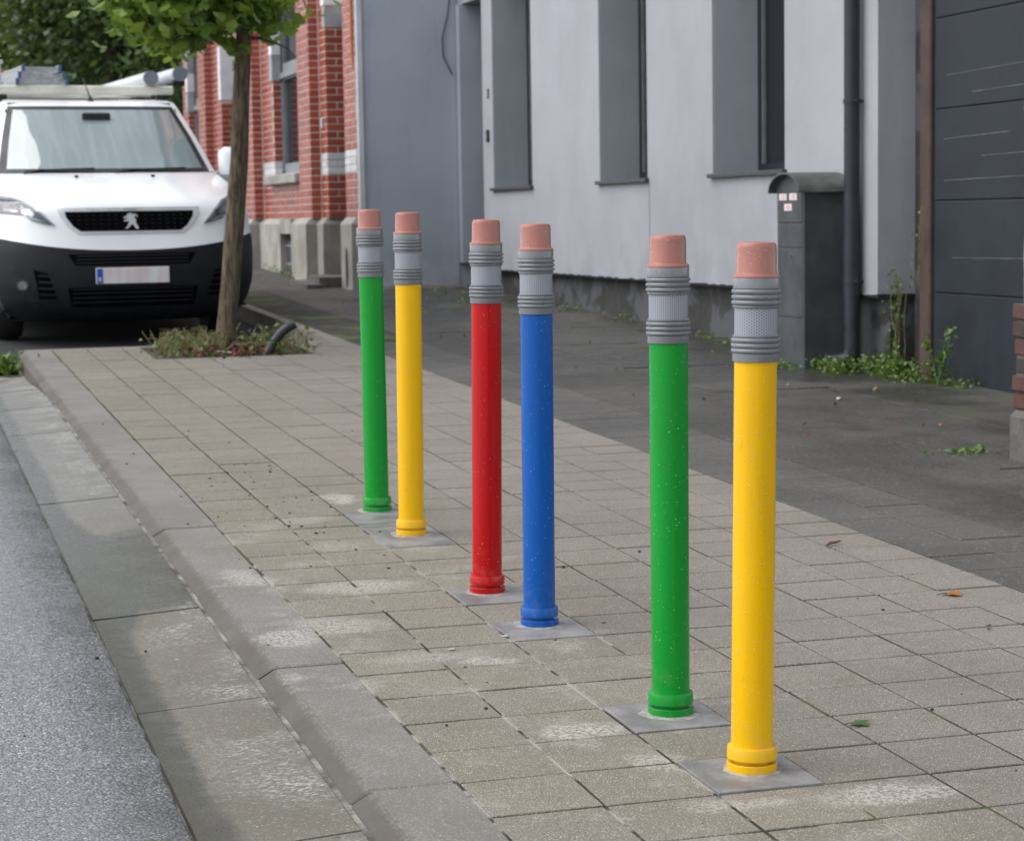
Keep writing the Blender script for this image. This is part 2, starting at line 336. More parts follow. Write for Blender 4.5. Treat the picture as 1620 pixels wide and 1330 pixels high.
mt = dict(
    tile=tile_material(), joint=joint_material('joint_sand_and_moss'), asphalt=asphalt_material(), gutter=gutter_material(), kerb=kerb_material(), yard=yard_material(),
    gtile=yard_material('grey_paving_tile', (.085, .081, .075), (.125, .119, .110)),
    slab=plain('smooth_grey_slab', (.20, .194, .19), .5, .28, 9, .25, 150, spec=.3),
    gmortar=plain('pale_gutter_mortar', (.19, .178, .155), .85, .6, 9, .5, 90, spec=.2), cement=plain('dusty_cement', (.30, .285, .27), .9, .3, 40, .6, 120, spec=.15), slat=plain('intake_slat_plastic', (.010, .011, .015), .45, .2, 12, spec=.25), bay=plain('shade_dark_bay_asphalt', (.035, .035, .036), .8, .2, 3, .6, 120, spec=.2), soil=plain('bed_soil', (.055, .04, .028), .95, .4, 14, 1., 60), earth=plain('far_ground', (.10, .09, .07), .95, .2, .3, .3, 20),
    render=render_material('pale_grey_render', (.338, .345, .374), .15), reveal=render_material('streaked_grey_reveal', (.33, .35, .385), .25), gable=render_material('blue_grey_gable_paint', (.355, .385, .43), .35, .2),
    plinth=plinth_material(), void_dark=plain('dark_void', (.02, .019, .018), .95), anth=plain('anthracite_frame', (.022, .025, .032), .4, .15, 10, spec=.25), sill=plain('dark_sill_stone', (.05, .055, .06), .45, .2, 8, .2),  # dark_void: near-black colour that paints the darkness of holes
    pane=plain('dark_window_glass', (.012, .014, .018), .06, .1, 3, spec=.6, rv=.02), greyframe=plain('pale_grey_joinery', (.17, .19, .20), .5, .12, 6),
    brick=brick_material('glazed_red_brick', (.35, .066, .038), (.24, .038, .026)), wbrick=brick_material('white_glazed_brick', (.62, .63, .66), (.52, .53, .56)),
    obrick=brick_material('old_worn_brick', (.085, .034, .026), (.030, .025, .026), .8), mortar=plain('lime_mortar', (.50, .44, .38), .9, .15, 20, .5, 120),
    stone=plain('bluestone_plinth', (.27, .255, .225), .75, .25, 3, .4, 70), gstone=plain('grey_stone_block', (.30, .31, .325), .7, .2, 7, .4, 80), wstone=plain('white_painted_stone', (.66, .66, .68), .6, .1, 6, .3),
    trim=plain('pale_edge_trim', (.50, .50, .54), .6, .08, 5), orange=plain('orange_rusty_strip', (.42, .12, .03), .6, .2, 12), wood=plain('weathered_red_wood', (.060, .040, .033), .9, .3, 5, .6, 60),
    door=plain('dark_blue_grey_door', (.020, .025, .032), .5, .2, 2.5, .1, 120, spec=.25), scratch=plain('pale_scratch', (.085, .095, .108), .6, .25, 20), box=plain('grey_letterbox_steel', (.058, .064, .070), .42, .2, 5, .08),
    lid=plain('mossy_letterbox_lid', (.075, .085, .078), .5, .35, 9, .2), sticker=plain('white_sticker', (.72, .68, .68), .5, .08, 60), red=plain('red_print', (.55, .08, .07), .5), pipe=plain('anthracite_pipe', (.030, .034, .042), .35, .15, 6, spec=.25),
    metal=plain('galvanised_steel', (.45, .46, .48), .35, .15, 20, metal=.9), plaster=plain('old_lime_plaster', (.40, .36, .31), .9, .25, 9, .8, 40), conc=plain('rough_concrete_block', (.095, .085, .078), .9, .3, 12, .8, 50),
    white=plain('white_van_paint', (.80, .82, .84), .18, .02, 3, spec=.5, coat=.4, rv=.04), black=plain('black_bumper_plastic', (.009, .010, .014), .45, .25, 12, .1, 300, spec=.25), gap=plain('grille_black', (.002, .002, .003), .8, .1, spec=.05),
    chrome=plain('satin_chrome', (.60, .61, .63), .34, .06, 10, metal=.55), lampin=plain('lamp_reflector', (.62, .63, .65), .15, .4, 30, metal=.7), lampdk=plain('lamp_dark_insert', (.13, .13, .135), .25, .3, 30),
    lens=glass_material('headlamp_lens', (.92, .93, .95), .015, .06), screen=glass_material('wet_windscreen', (.42, .56, .55), .42, .24), seal=plain('black_seal', (.010, .010, .011), .5),  # windscreen film: pale colour over wet glass paints in bright sky reflection
    dash=plain('dark_dashboard', (.035, .037, .04), .7), seat=plain('grey_seat_cloth', (.06, .065, .07), .9), paper=plain('paper_white', (.72, .74, .76), .7), blue=plain('blue_cloth', (.10, .34, .60), .7), tyre=plain('tyre_rubber', (.014, .014, .014), .8, .2, 30), rim=plain('steel_rim', (.28, .29, .30), .4, .15, 20, metal=.7),
    plate=plate_material(), euro=plain('plate_blue', (.01, .09, .42), .4), rack=plain('cream_rack_bar', (.66, .64, .56), .4, .12, 6), alu=plain('ladder_aluminium', (.52, .53, .55), .38, .2, 14, metal=.8), bluecap=plain('blue_plastic_cap', (.05, .09, .20), .5), tube=plain('pvc_tube_grey', (.50, .53, .55), .4, .12, 6), cap=plain('pvc_end_cap', (.16, .18, .20), .5),
    bark=bark_material(), leaf=leaf_material('ginkgo_leaf', (.085, .19, .03), (.25, .37, .06), .45), dleaf=leaf_material('dark_tree_leaf', (.035, .075, .028), (.075, .125, .05), .3), yleaf=leaf_material('yellow_green_leaf', (.11, .17, .02), (.20, .26, .03), .35), mleaf=leaf_material('mid_green_leaf', (.055, .11, .04), (.12, .18, .06), .35),
    weed=leaf_material('weed_leaf', (.06, .13, .02), (.14, .22, .05), .3), stalk=leaf_material('dry_weed_stalk', (.13, .12, .045), (.24, .20, .09), .2), lawn=leaf_material('fallen_leaf', (.22, .09, .03), (.12, .05, .03), .1), mulch=plain('red_leaf_litter', (.13, .045, .03), .9, .4, 40),
    hose=plain('black_ribbed_hose', (.018, .020, .023), .45, .2, 20), pebble=plain('pale_pebble', (.36, .36, .35), .8, .25, 60), grit=plain('dark_grit', (.035, .026, .02), .9, .3, 60), litter=plain('litter_white', (.70, .71, .72), .5),
    eraser=pole_material('pink_eraser_plastic', (.36, .150, .118), .18), collar=plain('grey_rubber_sleeve', (.155, .163, .178), .26, .1, 12, .1, 120, coat=.25), band=band_material(), cable=plain('black_cable', (.02, .02, .022), .6),
)
dm = NT('water_drop'); dm.b.inputs['Transmission Weight'].default_value = .72; dm.b.inputs['IOR'].default_value = 1.33; mt['drop'] = dm.done((.95, .96, .97), .08, spec=.6)
POLE = dict(yellow=pole_material('yellow_pole_paint', (.78, .44, .001)), green=pole_material('green_pole_paint', (.002, .265, .026)), red=pole_material('red_pole_paint', (.44, .002, .003)), blue=pole_material('blue_pole_paint', (.002, .085, .36)))

# ------------------------------------------------------------------ ground, road, gutter, kerb, pavements
def sm(a, b, x): t = min(max((x-a)/(b-a), 0), 1); return t*t*(3-2*t)
def drop(y): return -.09*sm(7.6, 10.0, y)                     # carriageway falls below the footway towards the parking bay
def sheet(name, xs, ys, zf, mat, parent=None, **kw):
    return MB().grid([[(x, y, gz(y)+zf(x, y)) for x in xs] for y in ys]).build(name, mat, parent, smooth=True, **kw)
YS = [-30, -12] + [k*.5 for k in range(-12, 60)] + [40, 60, 100, 180]
sheet('ground', [-150, -30, 30, 150], [-60, 0, 60, 150, 300], lambda x, y: -.35, mt['earth'], kind='structure')
def road_z(x, y): return -.026 + drop(y) + .02*(1-math.exp(-max(-.515-x, 0)/.6))
def road_edge(k, y): return -.513 + .006*math.sin(y*7.3+1) + .005*math.sin(y*23.) + .004*math.sin(y*51.)
ysr = [-30, -12] + [k*.06-3 for k in range(0, 230)] + [k*.5+11 for k in range(0, 40)] + [40, 60, 100, 180]
MB().grid([[((road_edge(0, y) if i == 0 else x), y, gz(y)+road_z(x, y)-(.022 if i == 0 else 0)) for i, x in enumerate([-.513, -.525, -.7, -1.2, -2, -3.2, -5, -9, -20])] for y in ysr]).build('road', mt['asphalt'], smooth=True, kind='structure')
sheet('parking_bay', [-.52, 0, .6, 1.2, 1.845], [10.46, 12, 14, 18, 26, 60, 180], lambda x, y: -.12, mt['bay'], kind='structure')  # bay asphalt coloured darker to stand in for shade under the van

# gutter: bed of mortar with slabs a metre long
gutter = sheet('gutter', [-.60, -.522, -.511, -.205], [k*.5-6 for k in range(0, 33)], lambda x, y: (-.075 if x < -.55 else -.058 if x < -.52 else -.0425 if x < -.4 else -.0265)+drop(y), mt['gmortar'], kind='structure')
gj = [-4.75+k*1.0075 for k in range(15)]
for k in range(14):
    y0, y1 = gj[k]+.005, min(gj[k+1]-.005, 9.85)
    if y1 <= y0: continue
    m = MB(); n = 8; dz = random.uniform(-.002, .002)
    P = [[(x, y0+(y1-y0)*i/n, gz(y0+(y1-y0)*i/n)+drop(y0+(y1-y0)*i/n)+z+dz) for x, z in ((-.512, -.06), (-.512, -.043), (-.508, -.038), (-.42, -.0335), (-.36, -.0300), (-.225, -.022), (-.222, -.025), (-.222, -.05))] for i in range(n+1)]
    m.grid(P); b = len(m.v); m.f.append(tuple(range(8))); m.f.append(tuple(range(b-1, b-9, -1)))
    m.build('gutter_slab', mt['gutter'], gutter)

# kerb
kerb = MB().sbox(-.20, -.004, -6, 10.33, -.2, -.03).build('kerb', mt['joint'], kind='structure')
kj = [-4.58, -3.57, -2.56, -1.56, -.55, .45, 1.46, 2.44, 3.45, 4.48, 5.42, 6.40, 7.44, 8.55, 9.5, 10.33]
for a, b in zip(kj, kj[1:]):
    m = MB(); prof = [(-.003, -.16), (-.003, -.005), (-.006, 0), (-.164, 0), (-.172, -.0022), (-.206, -.022), (-.212, -.031), (-.212, -.20)]
    tz = random.uniform(-.002, .0025); y0, y1 = a+.004, b-.004
    rows = [y0, y0+.006] + [y0+(y1-y0)*q for q in (.25, .5, .75)] + [y1-.006, y1]
    P = [[(x*(1 if 0 < i < 6 else 1)+(0), y, gz(y)+z+tz-(.004 if i in (0, 6) and z > -.1 else 0)) for x, z in prof] for i, y in enumerate(rows)]
    m.grid(P); n = len(prof); L = len(m.v); m.f.append(tuple(range(n))); m.f.append(tuple(range(L-1, L-n-1, -1)))
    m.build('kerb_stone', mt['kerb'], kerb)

# tiled footway (22 cm concrete tiles)
COLX = [0, .22, .44, .66, .88, 1.10, 1.32, 1.54, 1.723, 1.93]
pave = sheet('pavement', [-.003, 1.93], [-3, 0, 3, 6, 9, 10.34], lambda x, y: -.0032, mt['joint'], kind='structure')
def tile_mesh(w, l, mat, name='paving_tile', c=.0012, h=.04):
    a, b = w/2, l/2; m = MB()
    vs = [(-a+c,-b+c,0),(a-c,-b+c,0),(a-c,b-c,0),(-a+c,b-c,0),(-a,-b,-c),(a,-b,-c),(a,b,-c),(-a,b,-c),(-a,-b,-h),(a,-b,-h),(a,b,-h),(-a,b,-h)]
    fs = [(0,1,2,3)] + [(i, 4+i, 4+(i+1)%4, (i+1)%4) for i in range(4)] + [(4+i, 8+i, 8+(i+1)%4, 4+(i+1)%4) for i in range(4)]
    m.add(vs, fs); return m.mesh(name, mat)
slabs = {(2, 1), (2, 3), (2, 7), (2, 9), (2, 13), (2, 14), (2, 15)}
_tm = {}; tsl = math.atan(SL)
def put_tile(x0, x1, y0, y1, mat, parent, J, name='paving_tile', store=None, lift=0.):
    w_, l_ = x1-x0-J, y1-y0-J; key = (round(w_, 4), round(l_, 4), mat.name)
    if key not in _tm: _tm[key] = tile_mesh(w_, l_, mat, name)
    cx, cy = (x0+x1)/2+random.gauss(0, .0008), (y0+y1)/2+random.gauss(0, .0012)
    rot = (tsl+random.gauss(0, .0016), random.gauss(0, .0016), random.gauss(0, .004)); loc = (cx, cy, gz(cy)+random.gauss(0, .0006)+lift)
    if store is None: return link(name, _tm[key], parent, loc, rot)
    from mathutils import Euler
    Mx = Matrix.Translation(loc) @ Euler(rot).to_matrix().to_4x4()
    store.add([tuple(Mx @ v.co) for v in _tm[key].vertices], [tuple(p.vertices) for p in _tm[key].polygons])
far = MB()
for j in range(-4, 47):
    for c in range(9):
        x0, x1, y0, y1 = COLX[c], COLX[c+1], j*.22, (j+1)*.22
        if (c, j) in slabs: continue
        if j >= 43 and 3 <= c <= 6: continue
        if j >= 43 and c == 2: x1 = .56
        if j == 43 and c >= 0: pass
        y0 += (.03 if c % 2 else 0)*0
        vis = -1 <= j < 31
        put_tile(x0, x1, y0, y1, mt['tile'], pave, .0085, store=None if vis else far)
fo = far.build('far_paving_tiles', mt['tile'], pave, kind='stuff')
for (c, j) in slabs:
    y0, y1 = j*.22, (j+1)*.22
    if j == 14: continue
    if j == 13: y1 = 15*.22
    put_tile(COLX[2], COLX[3], y0, y1, mt['slab'], pave, .007, 'smooth_slab', lift=.0025)
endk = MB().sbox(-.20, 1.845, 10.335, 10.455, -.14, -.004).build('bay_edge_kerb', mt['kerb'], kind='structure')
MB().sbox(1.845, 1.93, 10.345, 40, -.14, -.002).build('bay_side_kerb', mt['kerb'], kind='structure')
MB().sbox(1.79, 1.845, 10.46, 40, -.13, -.112).build('bay_dark_strip', mt['void_dark'], kind='structure')  # near-black strip along the foot of the bay kerb

# grey footway towards the houses: two columns of tiles, then big damp slabs
gpave = sheet('grey_footway', [1.935, 3, 4.45, 5.5], [-6, 0, 6, 12, 15.9], lambda x, y: -.0032, mt['joint'], kind='structure')
for j in range(-3, 46):
    for c in range(2):
        if j < 0 and c == 0 and j < -2: continue
        put_tile(1.932+c*.22, 1.932+(c+1)*.22, j*.22, (j+1)*.22, mt['gtile'], gpave, .0055, 'grey_paving_tile')
xs = [2.376, 3.02, 3.66, 4.48]
yj = [-2.2, -.9, .42, 1.9, 3.35, 4.9, 6.2, 7.55, 9.1, 10.7, 12.3, 14, 15.83]
for i, (a, b) in enumerate(zip(xs, xs[1:])):
    off = (0, .35, .1)[i]
    for a2, b2 in zip(yj, yj[1:]):
        put_tile(a, b, a2+off*(a2 > -2), min(b2+off, 15.83), mt['yard'], gpave, .008, 'damp_slab')
sheet('far_footway', [1.93, 3.3, 6], [10.1, 15.86, 24, 40, 80], lambda x, y: -.011 if y > 15.8 else -.03, mt['yard'], kind='structure')
# planting square
bedp = [[(x, y, gz(y)-.02+.035*math.exp(-((x-1.06)**2+(y-9.95)**2)/.10)+random.uniform(-.012, .012)) for x in np.linspace(.565, 1.535, 16)] for y in np.linspace(9.465, 10.33, 15)]
MB().grid(bedp).build('tree_bed_soil', mt['soil'], smooth=True, kind='structure')

# ------------------------------------------------------------------ pencil bollards
def pencil_parts():
    T = 1.019; P = {}
    pole = MB().lathe([(.0408, .045), (.0408, T-.222)], 48, cap=False)
    base = MB().lathe([(.0488, 0), (.0492, .002), (.0492, .0152), (.0486, .0160), (.0350, .0161)], 48, cap=False)
    base2 = MB().lathe([(.0350, .0160), (.0350, .0236), (.0478, .0236), (.0484, .0246), (.0480, .043), (.0465, .0475), (.0408, .0482)], 48, cap=False)
    col = [(.0408, T-.226), (.0442, T-.2262), (.0444, T-.2245), (.0444, T-.2105)]
    def ring(z): return [(.0430, z-.0042), (.0462, z-.0034), (.0473, z-.0014), (.0473, z+.0014), (.0462, z+.0034), (.0430, z+.0042)]
    for z in (T-.2055, T-.1955, T-.1855): col += ring(z)
    col += [(.0442, T-.1795), (.0446, T-.1782), (.0444, T-.1765), (.0414, T-.1752)]
    col2 = [(.0414, T-.1255), (.0438, T-.1245), (.0444, T-.1215)]
    for z in (T-.1145, T-.1040, T-.0935): col2 += ring(z)
    col2 += [(.0443, T-.0875), (.0443, T-.0695), (.0438, T-.068), (.030, T-.068)]
    er = [(.0435, T-.0682), (.0447, T-.0675), (.0449, T-.065), (.0440, T-.0625), (.0400, T-.0605), (.0386, T-.057), (.0382, T-.012), (.0375, T-.0065), (.0352, T-.0022), (.0315, T-.0004), (.015, T+.0002), (.0, T+.0003)]
    P['pole'] = pole; P['foot_ring'] = base; P['foot_collar'] = base2; P['lower_sleeve'] = MB().lathe(col, 48, cap=False); P['upper_sleeve'] = MB().lathe(col2, 48, cap=False); P['eraser_cap'] = MB().lathe(er, 48, cap=False)
    return P, T
PP, BT = pencil_parts()
def band_mesh():
    n = 48; me = bpy.data.meshes.new('reflective_band'); z0, z1, r = BT-.1756, BT-.1250, .0412
    V = [(r*math.cos(2*math.pi*k/n), r*math.sin(2*math.pi*k/n), z) for z in (z0, z1) for k in range(n)]
    F = [(k, (k+1) % n, n+(k+1) % n, n+k) for k in range(n)]; me.from_pydata(V, [], F)
    uv = me.uv_layers.new(name='UVMap')
    for p in me.polygons:
        k = p.index
        for li, (kk, vv) in zip(p.loop_indices, ((k, 0), (k+1, 0), (k+1, 1), (k, 1))): uv.data[li].uv = (kk/n*2*math.pi*r, (z1-z0)*vv)
        p.use_smooth = True
    me.materials.append(mt['band']); return me
BMESH = band_mesh()
shared = {k: PP[k].mesh(k, mt['eraser'] if k == 'eraser_cap' else mt['collar'], True, 28) for k in ('lower_sleeve', 'upper_sleeve', 'eraser_cap')}
def drops(n):
    V = []; F = []; rn = RNG
    for i in range(n):
        q = rn.random(); a = rn.random()*2*math.pi
        if q < .72: z, r, tilt = .06+rn.random()*(BT-.29), .0408, 0
        elif q < .90: z, r, tilt = BT-.058+rn.random()*.048, .0385, 0
        elif q < .95: z, r, tilt = BT-.086+rn.random()*.016, .0443, 0
        else: z, r, tilt = BT-.0005, rn.random()*.034, 1
        sz = .0005+.0009*rn.random()**3; el = 1+.7*rn.random()
        nrm = Vector((math.cos(a), math.sin(a), 0)) if not tilt else Vector((0, 0, 1)); t1 = Vector((-math.sin(a), math.cos(a), 0)); t2 = nrm.cross(t1)
        c = Vector((r*math.cos(a), r*math.sin(a), z)); b = len(V)
        for k in range(6):
            th = k*math.pi/3; V.append(c+(t1*math.cos(th)+t2*math.sin(th)*el)*sz-nrm*.0002)
        for k in range(6):
            th = k*math.pi/3+.5; V.append(c+(t1*math.cos(th)+t2*math.sin(th)*el)*sz*.62+nrm*sz*.5)
        V.append(c+nrm*sz*.72)
        for k in range(6):
            k2 = (k+1) % 6; F += [(b+k, b+k2, b+6+k), (b+k2, b+6+k2, b+6+k), (b+6+k, b+6+k2, b+12)]
    return fast_mesh('water_drops', [tuple(v) for v in V], F, mt['drop'], True)
BOLL = [('yellow', .565, .349, (.0135, -.004), 'yellow pencil bollard nearest the camera, rightmost of the six', 1100),
        ('green', .566, .788, (.002, -.001), 'green pencil bollard beside the nearest yellow one, second from right', 800),
        ('blue', .559, 1.700, (.004, -.001), 'blue pencil bollard with pink eraser top, the only blue one', 600),
        ('red', .546, 2.138, (.013, -.004), 'red pencil bollard with pink eraser top, the only red one', 420),
        ('yellow', .566, 3.079, (.007, -.002), 'farther yellow pencil bollard, standing beside the farthest green one', 380),
        ('green', .565, 3.556, (-.005, .001), 'farthest green pencil bollard, leftmost of the six', 300)]
cmesh = {}
for c, x, y, (lx, ly), lab, nd in BOLL:
    b = thing('pencil_bollard', lab, 'bollard', (x, y, gz(y)+.0015), (-ly/BT, lx/BT, 0), 'pencil shaped bollards along the kerb')
    if c not in cmesh: cmesh[c] = {k: PP[k].mesh(k, POLE[c], True, 28) for k in ('pole', 'foot_ring', 'foot_collar')}
    for k in ('pole', 'foot_ring', 'foot_collar'): link(k, cmesh[c][k], b)
    for k in ('lower_sleeve', 'upper_sleeve', 'eraser_cap'): link(k, shared[k], b)
    link('reflective_band', BMESH, b); link('water_drops', drops(nd), b, kind='stuff')
# smears of cement round the feet
for c, x, y, _, _, _ in BOLL:
    n = 26; V = [(x+(.062+.012*random.random())*math.cos(2*math.pi*k/n), y+(.062+.012*random.random())*math.sin(2*math.pi*k/n)) for k in range(n)]
    m = MB(); m.add([(x, y, gz(y)+.008)]+[(a, b_, gz(b_)+.0022) for a, b_ in V], [(0, 1+k, 1+(k+1) % n) for k in range(n)]); m.build('cement_collar', mt['cement'], pave, smooth=True)

# ------------------------------------------------------------------ grey rendered house (facade plane x = 4.25)
FX = 4.25
gh = thing('grey_house', 'pale grey rendered house with three tall deep windows and dark sills', 'house', (FX, 11, gz(11)))
OX, OY, OZ = FX, 11, gz(11)
class LB(MB):                                   # world-coordinate builder whose parts hang under a root at (ox,oy,oz)
    def __init__(s, o): super().__init__(); s.o = o
    def build(s, name, mat, parent=None, smooth=False, angle=None, **kw):
        s.v = [(v[0]-s.o[0], v[1]-s.o[1], v[2]-s.o[2]) for v in s.v]; return super().build(name, mat, parent, smooth, angle, **kw)
G = lambda: LB((OX, OY, OZ))
WIN = [(13.56, 14.72), (10.79, 11.83), (8.41, 9.56)]; ZS, ZT, ZB = 1.345, 3.25, .625
D = .40
f = G(); ylist = [7.17, 8.41, 9.56, 10.79, 11.83, 13.56, 14.72, 15.05]
for a, b in zip(ylist, ylist[1:]):
    if (a, b) in WIN:
        f.box(FX, FX+D+.1, a, b, ZB, ZS-.03); f.box(FX, FX+D+.1, a, b, ZT, 7.2)
    else: f.box(FX, FX+D+.1, a, b, ZB, 7.2)
f.box(FX, FX+D+.1, 15.05, 15.83, 3.06, 7.2)
f.build('wall', mt['render'], gh)
for a, b in WIN:
    r = G(); r.box(FX+.012, FX+D, b-.004, b, ZS, ZT); r.box(FX+.012, FX+D, a, a+.004, ZS, ZT); r.box(FX+.012, FX+D, a+.004, b-.004, ZT-.004, ZT); r.build('window_reveal', mt['reveal'], gh)  # reveal panels in their own grey, more streaked than the facade
    s_ = G(); s_.bbox(FX-.035, FX+D, a-.03, b+.03, ZS-.03, ZS-.001, .004); s_.build('window_sill', mt['sill'], gh)
    wf = G(); F0, F1 = FX+D-.08, FX+D-.005
    for (p, q, z0, z1) in ((a+.005, a+.06, ZS, ZT-.005), (b-.06, b-.005, ZS, ZT-.005), (a+.06, b-.06, ZS, ZS+.06), (a+.06, b-.06, ZT-.065, ZT-.005)): wf.box(F0, F1, p, q, z0, z1)
    wf.box(F0+.01, F1-.02, (a+b)/2-.035, (a+b)/2+.035, ZS+.06, ZT-.065)
    win = wf.build('window', mt['anth'], gh)
    for p, q in ((a+.06, (a+b)/2-.035), ((a+b)/2+.035, b-.06)):
        pm = LB((OX, OY, OZ)); pm.box(F0+.03, F0+.042, p, q, ZS+.06, ZT-.065); pm.build('pane', mt['pane'], win)
        gm = G(); gm.box(F0+.005, F0+.028, p, p+.018, ZS+.06, ZT-.065); gm.box(F0+.005, F0+.028, q-.018, q, ZS+.06, ZT-.065); gm.build('glazing_bead', mt['greyframe'], win)
# entrance recess beside the neighbour's gable
r = G(); r.box(FX-.03, FX+.62, 15.70, 15.83, .66, 3.058); r.build('recess_side_wall', mt['gable'], gh)
r = G(); r.box(FX+.62, FX+.70, 15.05, 15.83, .44, 3.058); dr = r.build('front_door', mt['anth'], gh)
r = G(); r.tube([(FX+.60, 15.2, 1.35), (FX+.57, 15.2, 1.35), (FX+.57, 15.2, 1.6), (FX+.60, 15.2, 1.6)], .009, 8); r.build('door_handle', mt['metal'], dr)
r = G(); r.sbox(FX+.05, FX+.62, 15.05, 15.83, -.02, .02); r.build('doorstep', mt['conc'], gh)
p_ = G()
N = 40; ys_ = np.linspace(7.205, 15.04, N)
p_.add([(FX+.085+.012*math.sin(y*9), y, z) for y in ys_ for z in (gz(y)-.05, ZB-.02)], [(2*i, 2*i+1, 2*i+3, 2*i+2) for i in range(N-1)])
p_.box(FX+.09, FX+.5, 7.2, 7.205, .1, ZB-.002)
p_.build('plinth', mt['plinth'], gh)
sf = G(); sf.box(FX+.003, FX+D+.09, 7.173, 15.04, ZB-.02, ZB-.001); sf.build('dark_strip_under_render', mt['void_dark'], gh)
e_ = G(); e_.box(FX-.0015, FX+.01, 10.755, 10.759, ZB+.05, ZS-.03); e_.build('hairline_crack', mt['cable'], gh)
# rough lower edge of the insulation
le = G(); ys_ = np.arange(7.18, 15.04, .05); le.add([q for y in ys_ for q in ((FX-.0015, y, ZB+.01), (FX-.0015, y, ZB-random.uniform(0, .012)))], [(2*i, 2*i+1, 2*i+3, 2*i+2) for i in range(len(ys_)-1)]); le.build('ragged_render_edge', mt['render'], gh)
# house number and bell
t3 = text_mesh('3', .125, mt['cable'], .004); link('house_number', t3, gh, (FX-.006-OX, 14.85-OY, 2.18-OZ), (math.radians(90), 0, math.radians(-90)))
b_ = G(); b_.bbox(FX-.022, FX, 14.835, 14.895, 1.755, 1.865, .008); bell = b_.build('door_bell', mt['cable'], gh)
b_ = G(); b_.lathe([(.012, 0), (.012, .004), (.009, .006)], 16); b_.v = [(FX-.022-z+0*x, 14.865+y, 1.80+x) for x, y, z in b_.v]; b_.build('bell_button', mt['metal'], bell)
# garage bay
gd = thing('garage_door', 'dark blue grey sectional garage door with pale scratches', 'garage door', (4.42, 5.2, gz(5.2)))
GL = lambda: LB((4.42, 5.2, gz(5.2)))
zj = [.135, .643, 1.134, 1.617, 2.095, 2.58]
for z0, z1 in zip(zj, zj[1:]):
    m = GL(); x0 = 4.40
    prof = [(4.46, z0+.001), (x0+.006, z0+.001), (x0+.001, z0+.004), (x0, z0+.008), (x0, z1-.008), (x0+.001, z1-.004), (x0+.006, z1-.001), (4.46, z1-.001)]
    m.add([(x, y, z) for y in (3.6, 6.79) for x, z in prof], [(i, i+1, 8+i+1, 8+i) for i in range(7)]+[tuple(range(7, -1, -1)), tuple(range(8, 16))]); m.build('door_panel', mt['door'], gd)
for z0, z1, ya, yb in ((1.790, 1.812, 6.68, 5.3), (1.688, 1.703, 6.40, 5.2), (1.458, 1.470, 6.70, 6.03), (1.358, 1.372, 6.30, 5.3), (1.238, 1.256, 6.70, 5.2), (.832, .84, 6.60, 5.6)):
    m = GL(); n = 14
    pts = [(ya+(yb-ya)*i/n, z0+(z1-z0)*i/n+random.uniform(-.0012, .0012), .0014+.0016*random.random()) for i in range(n+1)]
    m.add([q for y, z, h in pts for q in ((4.3985, y, z-h), (4.3985, y, z+h))], [(2*i, 2*i+1, 2*i+3, 2*i+2) for i in range(n)]); m.build('scratch', mt['scratch'], gd)
m = GL(); m.box(4.405, 4.45, 6.79, 6.815, .15, 2.58); m.build('rubber_seal', mt['seal'], gd)
m = G(); m.bbox(4.385, 4.475, 6.825, 6.945, .155, 2.75, .008); m.build('wooden_post', mt['wood'], gh)
m = G(); m.box(4.477, 4.55, 6.945, 7.168, .1, 2.75); m.build('recess_infill', mt['plinth'], gh)
m = G(); m.box(4.30, 4.75, 3.5, 7.165, 2.752, 7.2); m.build('garage_lintel_wall', mt['render'], gh)
# rainwater pipe
dp = thing('downpipe', 'dark grey rainwater downpipe with clamps beside the letterbox', 'downpipe', (4.19, 7.37, gz(7.37)))
DL = lambda: LB((4.19, 7.37, gz(7.37)))
m = DL(); m.tube([(4.19, 7.37, .27), (4.19, 7.37, 1.0), (4.19, 7.37, 3.0), (4.19, 7.37, 7.0)], .044, 24); m.build('pipe', mt['pipe'], dp, True, 40)
m = DL(); m.tube([(4.19, 7.37, .60), (4.19, 7.37, .93)], .0465, 24); m.build('pipe_socket', mt['pipe'], dp, True, 40)
m = DL(); m.tube([(4.19, 7.37, .31), (4.185, 7.375, .275), (4.165, 7.385, .252), (4.12, 7.41, .243), (4.06, 7.44, .240)], .046, 24, cap=False); m.tube([(4.075, 7.4325, .2405), (4.058, 7.441, .240)], .052, 24, cap=False); m.build('shoe_bend', mt['pipe'], dp, True, 50)
for z in (.693, 1.694, 2.7):
    m = DL(); m.tube([(4.19, 7.37, z-.012), (4.19, 7.37, z+.012)], .0495, 24); m.tube([(4.19, 7.325, z), (4.19, 7.30, z)], .008, 8); m.tube([(4.19, 7.37, z), (4.255, 7.345, z)], .006, 8); m.build('pipe_clamp', mt['pipe'], dp, True, 40)
# letterbox pillar
lb = thing('letterbox', 'tall grey steel letterbox pillar with arched lid and small stickers', 'letterbox', (4.09, 7.67, gz(7.67)))
LL = lambda: LB((4.09, 7.67, gz(7.67)))
bx0, bx1, by0, by1 = 3.955, 4.22, 7.50, 7.86; bz = gz(7.67)
m = LL(); m.bbox(bx0, bx1, by0, by1, bz-.02, 1.205, .006); m.build('pillar', mt['box'], lb)
m = LL(); m.bbox(bx0-.006, bx0+.01, by0+.012, by1-.012, 1.025, 1.20, .003); fl = m.build('mail_flap', mt['box'], lb)
m = LL(); m.bbox(bx0-.005, bx0+.01, by0+.012, by1-.012, .885, 1.018, .003); m.build('mail_door', mt['box'], lb)
m = LL(); m.bbox(bx0-.005, bx0+.01, by0+.012, by1-.012, .49, .878, .003); pd = m.build('parcel_door', mt['box'], lb)
m = LL(); m.tube([(bx0-.004, 7.66, .84), (bx0-.012, 7.66, .84)], .009, 12); m.build('lock', mt['metal'], pd)
